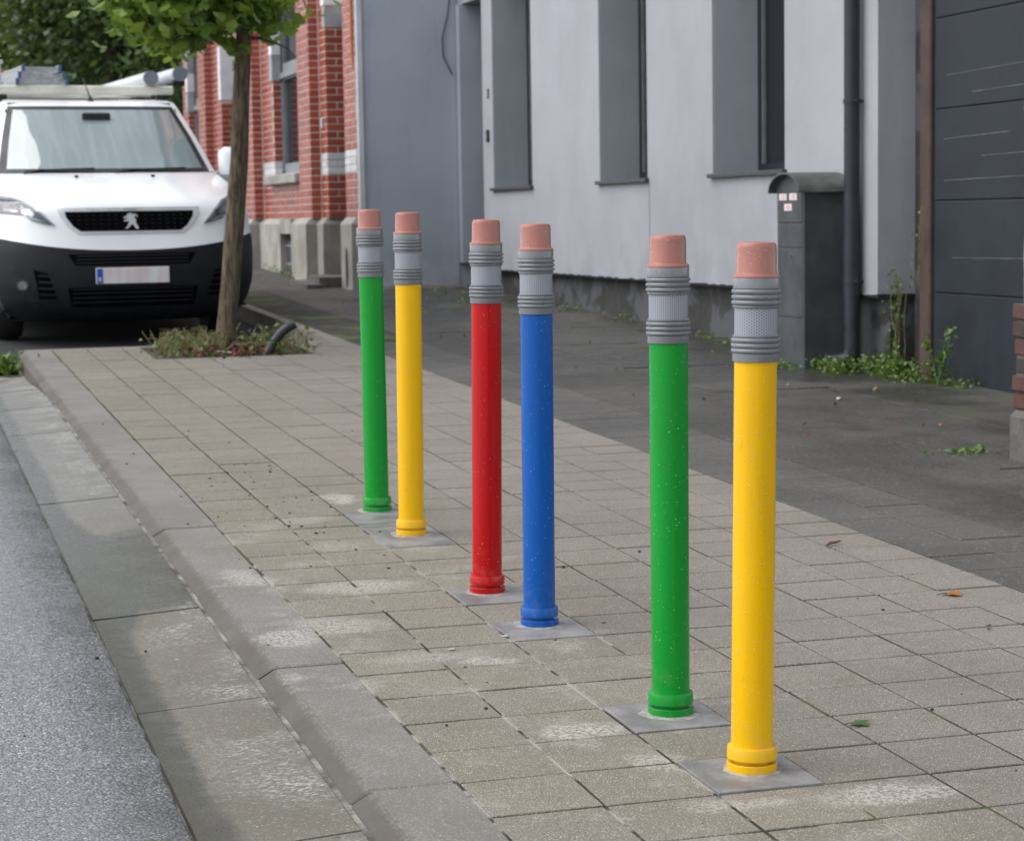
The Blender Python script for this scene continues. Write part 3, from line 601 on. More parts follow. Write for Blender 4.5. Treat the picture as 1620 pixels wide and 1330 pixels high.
for a, b, z0, z1 in ((7.715, 7.815, 1.153, 1.190), (7.575, 7.675, 1.153, 1.190), (7.645, 7.745, 1.093, 1.132)):
    m = LL(); m.box(bx0-.0075, bx0-.006, a, b, z0, z1); st = m.build('sticker', mt['sticker'], lb)
    m = LL()
    for k in range(4): m.box(bx0-.0082, bx0-.0076, a+.012, b-.012-(k % 2)*.02, z0+.006+k*.007, z0+.0085+k*.007)
    m.build('print', mt['red'], st)
m = LL(); cy = (by0+by1)/2; R_ = .212
arc = [(cy+R_*math.cos(a), 1.195+.115*math.sin(a)) for a in np.linspace(0, math.pi, 17)]
lid = [[(x, y, z) for y, z in arc] for x in (bx0-.045, bx1+.01)]; m.grid(lid)
lid2 = [[(x, cy+(y-cy)*.955, 1.193+(z-1.195)*.93) for y, z in reversed(arc)] for x in (bx0-.045, bx1+.01)]; m.grid(lid2)
n = 17; m.f += [(i, i+1, 2*n+(n-2-i), 2*n+(n-1-i)) for i in range(n-1)]
m.f += [(n+i+1, n+i, 3*n+(n-1-i), 3*n+(n-2-i)) for i in range(n-1)]
m.build('arched_lid', mt['lid'], lb, True, 45)
m = LL(); m.add([(bx0-.0, y, z) for y, z in [(cy+(y-cy)*.9, 1.195+(z-1.195)*.9) for y, z in arc]], [tuple(range(17))]); m.build('lid_end_plate', mt['box'], lb)

# ------------------------------------------------------------------ old brick pier at the right edge
pr = thing('brick_pier', 'crumbling old brick pier with plaster above at right edge', 'pier', (3.4, 3.75, gz(3.75)))
PL = lambda: LB((3.4, 3.75, gz(3.75)))
m = PL(); m.box(3.232, 3.9, 3.50, 3.938, .29, .715); m.build('mortar_core', mt['conc'], pr)
m = PL(); m.bbox(3.196, 3.92, 3.48, 3.948, .07, .30, .025); m.build('footing_block', mt['conc'], pr)
m = PL(); ysp = np.linspace(3.50, 3.95, 6); zsp = np.linspace(.70, 3.2, 40)
m.grid([[(3.27+random.uniform(-.004, .004), y+(random.uniform(-.006, .006) if y > 3.94 else 0), z) for y in ysp] for z in zsp]); m.grid([[(x, 3.945+random.uniform(-.004, .002), z) for x in (3.27, 3.5, 3.9)] for z in zsp]); m.grid([[(x, 3.5, z) for x in (3.27, 3.5, 3.9)] for z in zsp]); m.box(3.25, 3.9, 3.5, 3.94, 3.19, 3.2)
m.build('plaster_coat', mt['plaster'], pr)
ub = MB().bbox(-.5, .5, -.5, .5, -.5, .5, .06).mesh('brick', mt['obrick'])
for k in range(6):
    z = .335+k*.07
    for i in range(2):
        yy = 3.945-.055-(.11 if k % 2 else .0)*0-i*.115
        link('brick', ub, pr, (3.257+random.uniform(-.010, .006)-3.4, yy+random.uniform(-.006, .006)-3.75, z-gz(3.75)), (random.uniform(-.03, .03), random.uniform(-.02, .02), random.uniform(-.04, .04)), (.075, .104, .058))
    for i in range(3):
        xx = 3.262+.05+.11+i*.215-(.1 if k % 2 else 0)
        link('brick', ub, pr, (xx-3.4, 3.515-3.75, z-gz(3.75)), (random.uniform(-.03, .03), random.uniform(-.02, .02), random.uniform(-.03, .03)), (.205, .05, .058))

# ------------------------------------------------------------------ red brick house
bh = thing('brick_house', 'red glazed brick house with stone plinth, pilasters and arched openings', 'house', (3.2, 19, gz(19)))
BO = (3.2, 19, gz(19)); B = lambda: LB(BO)
CH = .0705; Z0 = 1.10; ZTOP = 5.5; NC = int((ZTOP-Z0)/CH)
BR = []                                        # centre, along, normal, length, white?
def lay(p0, d, nrm, L, z0=Z0, z1=ZTOP, skip=None, header=False, band=True, off=0.):
    p0 = np.array(p0, float); d = np.array(d, float); nrm = np.array(nrm, float)
    for k in range(NC):
        z = Z0+(k+.5)*CH
        if z < z0 or z > z1: continue
        white = band and 1.545 < z < 1.70
        bl = .22 if (k+int(off)) % 2 == 0 else .11
        a = -(.055 if bl == .11 else 0) - off % 1 * .1
        if L < .25: a = 0; bl = min(bl, L) if not header else .11
        while a < L-.02:
            b = min(a+bl, L); a0 = max(a, 0)
            if b-a0 > .03 and not (skip and skip(a0, b, z)):
                BR.append((p0+d*((a0+b)/2)+np.array((0, 0, z)), d, nrm, b-a0-.0125, white))
            a += bl
    return
core = B()
def face_core(x0, x1, y0, y1, z0=Z0, z1=5.52): core.box(x0, x1, y0, y1, z0, z1)
MD = .0045                                       # brick faces stand this far proud of the mortar
def pilaster(y0, y1, xo, xi, z0=Z0):
    face_core(xo+MD, xi+.2, y0+MD, y1-MD, z0); lay((xo+MD, y0, 0), (0, 1, 0), (-1, 0, 0), y1-y0, band=False); lay((xo, y0+MD, 0), (1, 0, 0), (0, -1, 0), xi-xo, header=True, band=False)
XW, XP = 3.20, 3.095
# corner pier, door jamb, pilasters and window bays, near to far
face_core(3.25+MD, 3.7, 15.86, 16.36-MD); lay((3.25+MD, 15.87, 0), (0, 1, 0), (-1, 0, 0), .49)
lay((3.25, 15.86+MD, 0), (1, 0, 0), (0, -1, 0), .06, header=True)
face_core(XW+MD, 3.7, 16.95+MD, 17.30); lay((XW+MD, 16.95, 0), (0, 1, 0), (-1, 0, 0), .31); lay((XW, 16.95+MD, 0), (1, 0, 0), (0, -1, 0), .22)
core.box(3.42, 3.7, 16.36-MD, 16.95+MD, Z0+1.95, 5.52)
def bay(ya, yb, wa, wb, zs, zt):
    """wall between pilasters with a window opening wa..wb, zs..zt"""
    core.box(XW+MD, 3.7, ya, wa-MD, Z0, 5.52); core.box(XW+MD, 3.7, wb+MD, yb, Z0, 5.52); core.box(XW+MD, 3.7, wa-MD, wb+MD, Z0, zs-MD); core.box(XW+MD, 3.7, wa-MD, wb+MD, zt, 5.52)
    lay((XW+MD, ya, 0), (0, 1, 0), (-1, 0, 0), yb-ya, skip=lambda a, b, z: (ya+b > wa and ya+a < wb and z > zs-.02 and z < zt), off=1)
    lay((XW, wb+MD, 0), (1, 0, 0), (0, -1, 0), .10, z0=zs, z1=2.62, header=True); lay((XW, wb+MD, 0), (1, 0, 0), (0, -1, 0), .11, z0=3.55, header=True)
    # stone voussoirs of the far jamb
    for z0, z1, mm in ((2.62, 2.90, 'gstone'), (2.905, 3.16, 'wstone'), (3.165, 3.45, 'gstone')):
        m = B(); m.bbox(XW-.008, XW+.13, wb-.004, wb+.16, z0, z1, .006); m.build('jamb_stone', mt[mm], bh)
        m = B(); m.bbox(XW-.006, XW+.13, wa-.16, wa+.004, z0+.05, z1+.05, .006); m.build('jamb_stone', mt['wstone'], bh)
    m = B(); m.bbox(XW-.10, XW+.16, wa-.14, wb+.20, zs-.115, zs-.01, .012); m.build('window_sill', mt['stone'], bh)
    fr = B(); X0, X1 = XW+.105, XW+.18
    for a, b, z0, z1 in ((wa, wa+.09, zs, zt), (wb-.09, wb, zs, zt), (wa+.09, wb-.09, zs, zs+.12), (wa+.09, wb-.09, 2.62, 2.80), (wa+.09, wb-.09, zt-.09, zt)): fr.box(X0, X1, a, b, z0, z1)
    fr.box(X0-.03, X1-.03, wa, wb, 2.64, 2.70); fr.box(X0-.015, X1-.01, wa+.02, wa+.06, zs+.05, 2.60); fr.box(X0-.015, X1-.01, wb-.06, wb-.02, zs+.05, 2.60)
    wn = fr.build('window', mt['greyframe'], bh)
    for z0, z1 in ((zs+.12, 2.62), (2.80, zt-.09)):
        m = B(); m.box(X0+.04, X0+.05, wa+.09, wb-.09, z0, z1); m.build('pane', mt['pane'], wn)
    m = B(); m.box(XW+.095, XW+.104, wb-.05, wb+.003, zs, zt); m.build('painted_shadow_gap', mt['seal'], bh)  # solid black strip painting the shadow line between jamb and frame
pilaster(17.26, 17.86, XP, XW)
bay(17.86, 20.54, 18.29, 19.83, 1.585, 3.50)
pilaster(20.54, 21.10, 3.085, XW)
# door bay further on
core.box(XW+MD, 3.7, 21.10, 22.3, Z0, 5.52); lay((XW+MD, 21.10, 0), (0, 1, 0), (-1, 0, 0), 1.2); core.box(3.5, 3.7, 22.3, 23.5, Z0, 5.52)
m = B(); m.box(3.42, 3.46, 22.3, 23.5, .6, 3.3); dr = m.build('brown_door', plain('brown_door_paint', (.06, .02, .015), .5), bh)
m = B(); m.tube([(3.415, 22.5, 1.6), (3.385, 22.5, 1.6), (3.385, 22.5, 1.75), (3.415, 22.5, 1.75)], .009, 8); m.build('door_handle', mt['metal'], dr)
lay((XW, 23.5+MD, 0), (1, 0, 0), (0, -1, 0), .22, z1=2.6); face_core(XW+MD, 3.7, 23.5+MD, 24.2); lay((XW+MD, 23.5, 0), (0, 1, 0), (-1, 0, 0), .7)
m = B(); m.bbox(XW-.008, XW+.22, 23.495, 23.66, 2.62, 3.3, .006); m.build('jamb_stone', mt['wstone'], bh)
pilaster(24.2, 24.8, XP, XW); bay(24.8, 27.0, 25.2, 26.5, 1.6, 3.5)
core.build('mortar_wall', mt['mortar'], bh)
m = B(); m.box(3.19, 3.72, 15.865, 27, 5.525, 7.5); m.build('upper_wall', mt['brick'], bh)
m = B(); m.box(3.70, 9, 15.87, 27, .2, 7.5); m.build('house_body', mt['mortar'], bh)
# grey gable with edge trim, cable
m = B(); m.box(3.315, 4.215, 15.82, 15.86, .35, 7.5); m.box(4.215, 9, 15.835, 15.868, .35, 7.5); m.build('gable_wall', mt['gable'], bh)
m = B(); m.bbox(3.262, 3.318, 15.80, 15.858, 1.12, 7.5, .006); m.build('edge_trim', mt['trim'], bh)
m = B(); m.tube([(3.236, 15.89, 3.9), (3.236, 15.89, 2.9), (3.234, 15.885, 2.62), (3.24, 15.88, 2.46)], [.014, .014, .013, .004], 8); m.build('orange_strip', mt['orange'], bh)
m = B(); m.tube([(4.17, 15.808, 3.8), (4.16, 15.808, 3.11), (4.14, 15.808, 2.97), (4.085, 15.808, 2.76), (4.09, 15.808, 2.59), (4.175, 15.808, 2.42)], .006, 6); m.build('loose_cable', mt['cable'], bh)
m = B(); m.sbox(3.42, 4.16, 15.74, 15.815, -.02, .035); m.build('gable_footing', mt['stone'], bh)
# stones at the door jamb head, wall doorbell, white stripe
for z0, z1, mm, x0, y1 in ((2.945, 3.155, 'gstone', XW-.004, 17.04), (3.16, 3.42, 'wstone', XW-.005, 17.10)):
    m = B(); m.bbox(x0, XW+.225, 16.945, y1, z0, z1, .006); m.build('jamb_stone', mt[mm], bh)
m = B(); m.bbox(XW-.02, XW, 17.10, 17.14, 1.98, 2.08, .006); m.build('bell_plate', mt['trim'], bh)
m = B(); m.box(3.55, 3.6, 16.36, 16.95, .5, 3.05); m.build('front_door', mt['anth'], bh)
for yy, xx in ((17.245, XW-.001), (20.525, XW-.001)):
    m = B(); m.box(xx-.004, xx+.004, yy-.012, yy+.012, Z0, ZTOP); m.build('pale_joint_strip', mt['mortar'], bh)
# stone plinth following the piers
def plinth(x0, y0, y1, zt=1.04, xi=3.72):
    m = B(); zb = gz(y0)-.05
    m.add([(x0, y0, zb), (x0, y1, zb), (x0, y1, zt), (x0, y0, zt), (x0+.055, y0+.03, Z0+.002), (x0+.055, y1, Z0+.002), (xi, y0, zb), (xi, y1, zb), (xi, y0+.03, Z0+.002), (xi, y1, Z0+.002), (xi, y0, zt), (xi, y1, zt)],
          [(0,1,2,3), (3,2,5,4), (0,3,10,6), (3,4,8,10), (4,5,9,8), (1,7,11,2), (2,11,9,5), (6,10,11,7), (10,8,9,11), (0,6,7,1)])
    return m.build('plinth_stone', mt['stone'], bh)
plinth(3.19, 15.865, 16.358); plinth(3.14, 16.952, 17.258); plinth(3.03, 17.26, 17.90); plinth(3.135, 17.902, 18.62); plinth(3.135, 19.26, 20.538); plinth(3.02, 20.54, 21.14); plinth(3.135, 21.142, 22.3)
plinth(3.135, 23.5, 24.198); plinth(3.03, 24.2, 24.84); plinth(3.135, 24.842, 27.0)
m = B(); m.box(3.19, 3.72, 18.62, 19.26, .40, .51); m.box(3.137, 3.72, 18.621, 19.259, .94, 1.098); m.build('vent_surround', mt['stone'], bh)
m = B(); m.box(3.40, 3.42, 18.62, 19.26, .5, .95); vn = m.build('cellar_vent', mt['void_dark'], bh)
for k in range(8):
    m = B(); m.box(3.20, 3.212, 18.66+k*.077, 18.675+k*.077, .51, .86); m.build('bar', mt['metal'], vn)
for z in (.60, .80):
    m = B(); m.box(3.19, 3.215, 18.621, 19.259, z, z+.022); m.build('cross_bar', mt['metal'], vn)
m = B(); m.sbox(2.98, 3.5, 16.40, 16.93, -.02, .09); m.build('doorstep', mt['conc'], bh)
m = B(); m.sbox(2.84, 3.0, 16.3, 17.2, -.02, .03); m.build('lower_step', mt['conc'], bh)
m = B(); arc = [(3.186, 16.10+.05*math.cos(a), .62+.13*math.sin(a)+(.07 if math.sin(a) > 0 else -.05)) for a in np.linspace(0, 2*math.pi, 20)]; m.add([(x-.0, y, z) for x, y, z in arc], [tuple(range(20))]); m.build('boot_scraper_hole', mt['void_dark'], bh)  # flat black patch painted in for the dark of the hole
# bricks: the 290 that show largest are parts, the rest one joined part
CM = np.array(cam_o.matrix_world.translation); RI = np.array(R.transposed())
def show(b):
    c, d, n, L, wht = b; v = RI @ (c-CM); z = -v[2]; px = 810+3302.5*v[0]/z; py = 665-3302.5*v[1]/z
    if not (385 < px < 600 and -5 < py < 360): return -1
    vw = (c-CM)/np.linalg.norm(c-CM); return L*.06*abs(vw @ n)/z/z
BR.sort(key=show, reverse=True)
ubr = {False: MB().bbox(-.5, .5, -.5, .5, -.5, .5, .05).mesh('brick', mt['brick']), True: MB().bbox(-.5, .5, -.5, .5, -.5, .5, .05).mesh('brick', mt['wbrick'])}
rest = {False: B(), True: B()}
for i, (c, d, n, L, wht) in enumerate(BR):
    dep = .05; cc = c-n*(dep/2-MD)+n*random.uniform(-.0012, .0012)*1.0
    cc = c - n*(dep/2) + n*MD + n*random.uniform(-.0015, .0012)
    if i < 290:
        ang = math.atan2(d[1], d[0]); link('brick', ubr[wht], bh, tuple(cc-np.array(BO)), (0, 0, ang), (L, dep, CH-.0125))
    else: rest[wht].obox(cc, d*L/2, n*dep/2, np.array((0, 0, (CH-.0125)/2)))
rest[False].build('far_bricks', mt['brick'], bh, kind='stuff'); rest[True].build('far_white_bricks', mt['wbrick'], bh, kind='stuff')
m = B(); m.add([(2.9, 15.8, 7.5), (2.9, 27.1, 7.5), (6, 27.1, 10), (6, 15.8, 10), (9.2, 15.8, 7.5), (9.2, 27.1, 7.5)], [(0,1,2,3), (3,2,5,4), (0,3,4), (1,5,2)]); m.build('roof', mt['anth'], bh)
m = G(); m.add([(4.0, 3.5, 7.2), (4.0, 15.83, 7.2), (7, 15.83, 9.6), (7, 3.5, 9.6), (10, 3.5, 7.2), (10, 15.83, 7.2)], [(0,1,2,3), (3,2,5,4), (0,3,4), (1,5,2)]); m.build('roof', mt['anth'], gh)
m = G(); m.box(FX+.75, 10, 3.5, 15.83, .0, 7.2); m.build('house_body', mt['reveal'], gh)

# ------------------------------------------------------------------ white panel van
VX, VY = .71, 11.88; VYAW = .055
van = thing('parked_van', 'white panel van with black bumper parked facing the camera', 'van', (VX, VY, gz(VY)-.12), (tsl, 0, VYAW))
# van frame: x across, u = +y backwards from the bumper, h up
UC = np.array([(.17,.17),(.21,.07),(.30,.02),(.42,0),(.56,0),(.66,.012),(.70,.02),(.74,.032),(.82,.055),(.90,.075),(.98,.10),(1.03,.15),(1.075,.25),(1.12,.39),(1.165,.56),(1.205,.74),(1.235,.88),(1.25,.91),(1.50,1.29),(1.75,1.69),(1.785,1.80),(1.81,1.98),(1.825,2.3)])
WH = np.array([(.17,.80),(.21,.84),(.30,.90),(.45,.94),(.70,.95),(.95,.935),(1.10,.905),(1.25,.86),(1.50,.785),(1.75,.695),(1.785,.68),(1.825,.62)])
CE = np.array([(.17,.34),(.30,.33),(.70,.32),(.95,.34),(1.10,.38),(1.25,.34),(1.5,.24),(1.75,.15),(1.785,.10),(1.825,0)])
def wh(h): return float(np.interp(h, WH[:,0], WH[:,1]))
def U(x, h):
    t = min(abs(x)/wh(h), 1.0); return float(np.interp(h, UC[:,0], UC[:,1])) + float(np.interp(h, CE[:,0], CE[:,1]))*(.12*t*t+.88*t**4.5)
HB = lambda x: .685+.10*(abs(x)/.95)**2.2        # white / black split line
TS = np.sin(np.linspace(-1, 1, 33)*math.pi/2)*1.0
def front_rows(hs_):
    return [[(t*wh(h), U(t*wh(h), h), h) for t in TS] for h in hs_]
def curved_rows(fr):                             # rows given as functions of x
    out = []
    for fn in fr:
        r = []
        for t in TS:
            x = t*.95; h = fn(x)
            for _ in range(3): x = t*wh(h); h = fn(x)
            r.append((x, U(x, h), h))
        out.append(r)
    return out
def lerp_rows(f0, f1, n): return [lambda x, k=k: f0(x)*(1-k/n)+f1(x)*k/n for k in range(n+1)]
BACK = 4.85
def side(m, col, sx, usk=None):                  # close a column of edge points back to the tail
    us = [.0, .25, .55, .62, .80, 1.0, 1.2, 1.36, 1.5, 2.2, 3.0, 3.85, 4.2, 4.55, BACK]
    G_ = []
    for (x, u, h) in col:
        row = [(x, u, h)]
        for q in us:
            if q > u+.04: row.append((x+sx*.018*sm(u, u+.6, q), q, h))
            else: row.append((x, u, h))
        G_.append(row)
    b = len(m.v); n = len(G_[0])
    for r in G_: m.v.extend(r)
    for i in range(len(G_)-1):
        for j in range(n-1):
            q = [G_[i][j], G_[i][j+1], G_[i+1][j+1], G_[i+1][j]]
            um = sum(p[1] for p in q)/4; hm = sum(p[2] for p in q)/4
            if hm < .70 and (.60 < um < 1.37 or 3.84 < um < 4.56): continue
            if q[0] == q[1] and q[2] == q[3]: continue
            fc = (b+i*n+j, b+i*n+j+1, b+(i+1)*n+j+1, b+(i+1)*n+j)
            m.f.append(fc if sx > 0 else fc[::-1])
# black bumper
rows = curved_rows(lerp_rows(lambda x: .17+.03*(x/.95)**2*0, HB, 12)); m = MB(); m.grid(rows)
side(m, [r[0] for r in rows], -1); side(m, [r[-1] for r in rows], 1)
bump_o = m.build('bumper', mt['black'], van, True, 50)
# white body: nose, bonnet, pillars, roof, sides
body = MB()
rows = curved_rows(lerp_rows(lambda x: HB(x)+.003, lambda x: .985, 6)+[lambda x, h=h: h for h in (1.01, 1.03, 1.055, 1.075, 1.10, 1.12, 1.14, 1.165, 1.185, 1.205, 1.22, 1.235)]); body.grid(rows)
side(body, [r[0] for r in rows], -1); side(body, [r[-1] for r in rows], 1)
hsg = list(np.linspace(1.236, 1.755, 12)); GT = .93
pil = []
for sgn in (-1, 1):
    P = [[(sgn*t*wh(h), U(t*wh(h), h), h) for t in (GT, .965, 1.0)] for h in hsg]; body.grid([r if sgn > 0 else r for r in P]); 
    col = [r[-1] for r in P]
    # side glass belongs behind the pillar: upper flank as body
    side(body, col, sgn)
rows = front_rows([1.755, 1.77, 1.785, 1.80, 1.81, 1.825]); body.grid(rows)
side(body, [r[0] for r in rows], -1); side(body, [r[-1] for r in rows], 1)
w0 = wh(1.825); body.grid([[(t*w0, q if q > 2.3 else U(t*w0, 1.825), 1.825+.02*(1-t*t)*sm(2.0, 2.6, q)) for t in TS] for q in (2.3, 2.6, 3.2, 4.0, 4.7, BACK)])
body.add([(-.95,BACK,.3),(.95,BACK,.3),(.95,BACK,1.25),(.64,BACK,1.82),(-.64,BACK,1.82),(-.95,BACK,1.25)], [(0,1,2,3,4,5)])
body_o = body.build('body', mt['white'], van, True, 35)
m = MB(); m.box(-.84, .84, .40, 4.7, .19, .34); m.build('underbody', mt['gap'], van)
for sg in (-1, 1):
    m = MB(); m.grid([[(sg*(wh(h)-.035), u, h) for u in (1.02 if h < 1.24 else U(wh(h)*.9, h)+.06, 1.75, 2.34)] for h in (.5, .9, 1.2, 1.25, 1.4, 1.6, 1.74)]); m.build('door_lining', mt['dash'], van, True)
m = MB(); m.box(-.64, .64, 1.84, 2.34, 1.77, 1.785); m.build('headlining', mt['seat'], van)
# windscreen with black border
def wpatch(ts, hs_, off, name, mat, parent): return MB().grid([[(t*wh(h), U(t*wh(h), h)-off, h) for t in ts] for h in hs_]).build(name, mat, parent, True)
scr = wpatch(np.linspace(-GT, GT, 25), np.linspace(1.238, 1.754, 14), -.004, 'windscreen', mt['screen'], van)
m = MB()
for ts, hs_ in ((np.linspace(-GT-.004, -GT+.055, 3), np.linspace(1.236, 1.756, 14)), (np.linspace(GT-.055, GT+.004, 3), np.linspace(1.236, 1.756, 14)), (np.linspace(-GT+.055, GT-.055, 22), (1.236, 1.27)), (np.linspace(-GT+.055, GT-.055, 22), (1.733, 1.756))):
    m.grid([[(t*wh(h), U(t*wh(h), h)-.0015, h) for t in ts] for h in hs_])
m.build('windscreen_border', mt['seal'], scr, True)
# cabin
m = MB(); m.grid([[(x, u, h) for x in np.linspace(-.74, .74, 9)] for u, h in ((1.05, 1.20), (1.25, 1.24), (1.55, 1.235), (1.62, 1.15), (1.62, .6))]); m.build('dashboard', mt['dash'], van, True)
m = MB(); m.box(-.80, .80, 2.35, 2.38, .4, 1.80); m.build('bulkhead', mt['seat'], van)
for x in (-.42, .22, .52):
    m = MB(); m.bbox(x-.21, x+.21, 1.95, 2.12, .75, 1.36, .05); m.bbox(x-.13, x+.13, 1.98, 2.09, 1.37, 1.58, .04); m.build('seat', mt['seat'], van, True, 40)
m = MB(); a = [(.42+.19*math.cos(t), 1.66+.06*math.sin(t), 1.27+.17*math.sin(t)) for t in np.linspace(0, 2*math.pi, 25)]; m.tube(a, .013, 8); m.tube([(.42, 1.6, 1.12), (.42, 1.66, 1.27)], .03, 8); m.tube([(.24, 1.66, 1.27), (.60, 1.66, 1.27)], .015, 8); m.build('steering_wheel', mt['seal'], van, True)
for x, u, w_, l_, mm in ((-.62, 1.2, .10, .16, 'paper'), (-.35, 1.22, .18, .20, 'paper'), (-.12, 1.25, .08, .12, 'paper'), (.12, 1.25, .14, .15, 'blue'), (.02, 1.35, .16, .1, 'paper')):
    m = MB(); m.obox((x, u, 1.253), (w_/2, .02, 0), (-.02, l_/2, .004), (0, 0, .004)); m.build('paper_sheet' if mm == 'paper' else 'blue_cloth', mt[mm], van)
m = MB(); m.bbox(.55, .72, 1.75, 2.0, 1.20, 1.47, .05); m.build('hanging_jacket', mt['blue'], van, True, 40)
m = MB(); m.bbox(-.11, .11, 1.52, 1.55, 1.63, 1.70, .01); m.build('rear_mirror', mt['seal'], van)
# overlays on the front heightfield
def patch(poly, off, name, mat, parent=van, step=.03, skirt=.02, smooth=True):
    poly = [Vector(p) for p in poly]; n = len(poly); pts = []
    for i in range(n):
        a, b = poly[i], poly[(i+1) % n]; k = max(1, int((b-a).length/step)); pts += [a.lerp(b, q/k) for q in range(k)]
    nb = len(pts); xs_ = [p.x for p in pts]; hs_ = [p.y for p in pts]; inner = []
    for x in np.arange(min(xs_)+step*.6, max(xs_), step):
        for h in np.arange(min(hs_)+step*.6, max(hs_), step):
            c = False; j = nb-1
            for i in range(nb):
                if (pts[i].y > h) != (pts[j].y > h) and x < (pts[j].x-pts[i].x)*(h-pts[i].y)/(pts[j].y-pts[i].y)+pts[i].x: c = not c
                j = i
            if c and min((p-Vector((x, h))).length for p in pts) > step*.4: inner.append(Vector((x, h)))
    r = geometry.delaunay_2d_cdt(pts+inner, [], [list(range(nb))], 1, 1e-6)
    V = [(v.x, U(v.x, v.y)-off, v.y) for v in r[0]]; F = [tuple(f_) for f_ in r[2]]
    b = len(V); V += [(p.x, U(p.x, p.y)+skirt, p.y) for p in pts]; F += [((i+1) % nb, i, b+i, b+(i+1) % nb) for i in range(nb)]
    m = MB(); m.add(V, F); o = m.build(name, mat, parent, smooth, 40); return o
mir = lambda P: [(-x, h) for x, h in reversed(P)]
# headlamps
HL = [(-.885, 1.085), (-.80, 1.072), (-.70, 1.035), (-.62, .965), (-.535, .872), (-.60, .878), (-.69, .905), (-.735, .948), (-.90, .955)]
for k, P in enumerate((HL, mir(HL))):
    sg = -1 if k == 0 else 1; hl = patch(P, .003, 'headlamp', mt['lampdk'], van, .02)
    f_ = (lambda Q: Q) if k == 0 else mir
    patch(f_([(-.885, 1.085), (-.80, 1.072), (-.70, 1.035), (-.62, .965), (-.535, .872), (-.55, .878), (-.635, .958), (-.71, 1.015), (-.80, 1.05), (-.885, 1.062)]), .010, 'chrome_blade', mt['chrome'], hl, .02)
    patch(f_([(-.87, 1.04), (-.78, 1.03), (-.775, .965), (-.87, .975)]), .008, 'reflector', mt['lampin'], hl, .02)
    patch(f_([(-.755, 1.02), (-.71, .995), (-.665, .945), (-.69, .925), (-.75, .955)]), .008, 'reflector', mt['lampin'], hl, .02)
    patch(f_([(-.72, .935), (-.66, .92), (-.60, .885), (-.61, .89), (-.69, .915)]), .009, 'light_strip', mt['chrome'], hl, .02)
    patch(P, .016, 'lens', mt['lens'], hl, .02)
# grille
GO = [(-.51, .993), (.51, .993), (.505, .945), (.45, .865), (.375, .808), (-.375, .808), (-.45, .865), (-.505, .945)]
GI = [(-.462, .965), (.462, .965), (.455, .925), (.41, .862), (.36, .825), (-.36, .825), (-.41, .862), (-.455, .925)]
patch(GO, .008, 'grille_surround', mt['chrome'], van, .04); gr = patch(GI, .0105, 'grille', mt['gap'], van, .04)
for i in range(4):
    for j in range(17):
        x, h = -.42+j*.0525, .845+i*.031
        if abs(x) > .40-(.945-h)*.25 and h < .9: continue
        m = MB(); u = U(x, h)-.0125; m.add([(x-.017, u, h), (x, u-.004, h-.006), (x+.017, u, h), (x, u-.004, h+.006)], [(0,1,2,3)]); m.build('grille_stud', mt['slat'], gr)
lion = [(-.048, .026), (-.030, .030), (-.022, .044), (-.006, .052), (.012, .050), (.020, .042), (.030, .048), (.042, .042), (.046, .030), (.040, .022), (.040, .033), (.030, .036), (.024, .020), (.034, .006), (.030, -.010), (.040, -.030), (.048, -.042), (.046, -.052), (.030, -.052), (.018, -.032), (.004, -.018), (-.008, -.032), (-.018, -.044), (-.034, -.052), (-.040, -.046), (-.026, -.036), (-.016, -.014), (-.012, .002), (-.028, -.002), (-.044, -.002), (-.046, .006), (-.030, .010), (-.018, .014), (-.030, .018), (-.046, .018)]
patch([(x*1.08, .895+h*1.08) for x, h in lion], .022, 'lion_emblem', mt['chrome'], gr, .02, skirt=-.012)
tm_ = text_mesh('PEUGEOT', .022, mt['cap'], .001); link('name_lettering', tm_, van, (0, U(0, .980)-.011, .979), (math.radians(76), 0, 0))
# bumper openings
def rect(x0, x1, h0, h1, dx=0): return [(x0+dx, h0), (x1-dx, h0), (x1, h1), (x0, h1)]
lg = patch(rect(-.46, .46, .585, .665, .05), .003, 'upper_intake', mt['gap'], van, .04)
for h in (.598, .622, .646): patch(rect(-.40, .40, h, h+.008), .010, 'slat', mt['slat'], lg, .05, .012)
lg = patch(rect(-.47, .47, .285, .425, .03), .003, 'lower_intake', mt['gap'], van, .04)
for h in (.315, .348, .381, .408): patch(rect(-.43, .43, h, h+.010), .012, 'slat', mt['slat'], lg, .05, .014)
FP = [(-.86, .585), (-.66, .575), (-.56, .545), (-.52, .34), (-.70, .325), (-.80, .36), (-.845, .44)]
for k in (0, 1):
    f_ = (lambda Q: Q) if k == 0 else mir
    fp = patch(f_(FP), .002, 'fog_lamp_bezel', mt['black'], van, .03)
    patch(f_([(-.70, .56), (-.60, .53), (-.54, .35), (-.66, .345)]), .004, 'side_intake', mt['gap'], fp, .03)
    for i in range(4): h = .375+i*.045; patch(f_([(-.665-.0*i, h), (-.545-.012*i, h-.004), (-.548-.012*i, h+.008), (-.668, h+.012)]), .012, 'slat', mt['slat'], fp, .04, .01)
    cx = -.77 if k == 0 else .77
    patch([(cx+.045*math.cos(a), .445+.045*math.sin(a)) for a in np.linspace(0, 2*math.pi, 17)[:-1]], .005, 'lamp_ring', mt['seal'], fp, .03)
    patch([(cx+.03*math.cos(a), .445+.03*math.sin(a)) for a in np.linspace(0, 2*math.pi, 17)[:-1]], .012, 'fog_lamp', mt['lampdk'], fp, .03)
patch(rect(-.90, .90, .243, .262), .006, 'lip', mt['black'], van, .05)
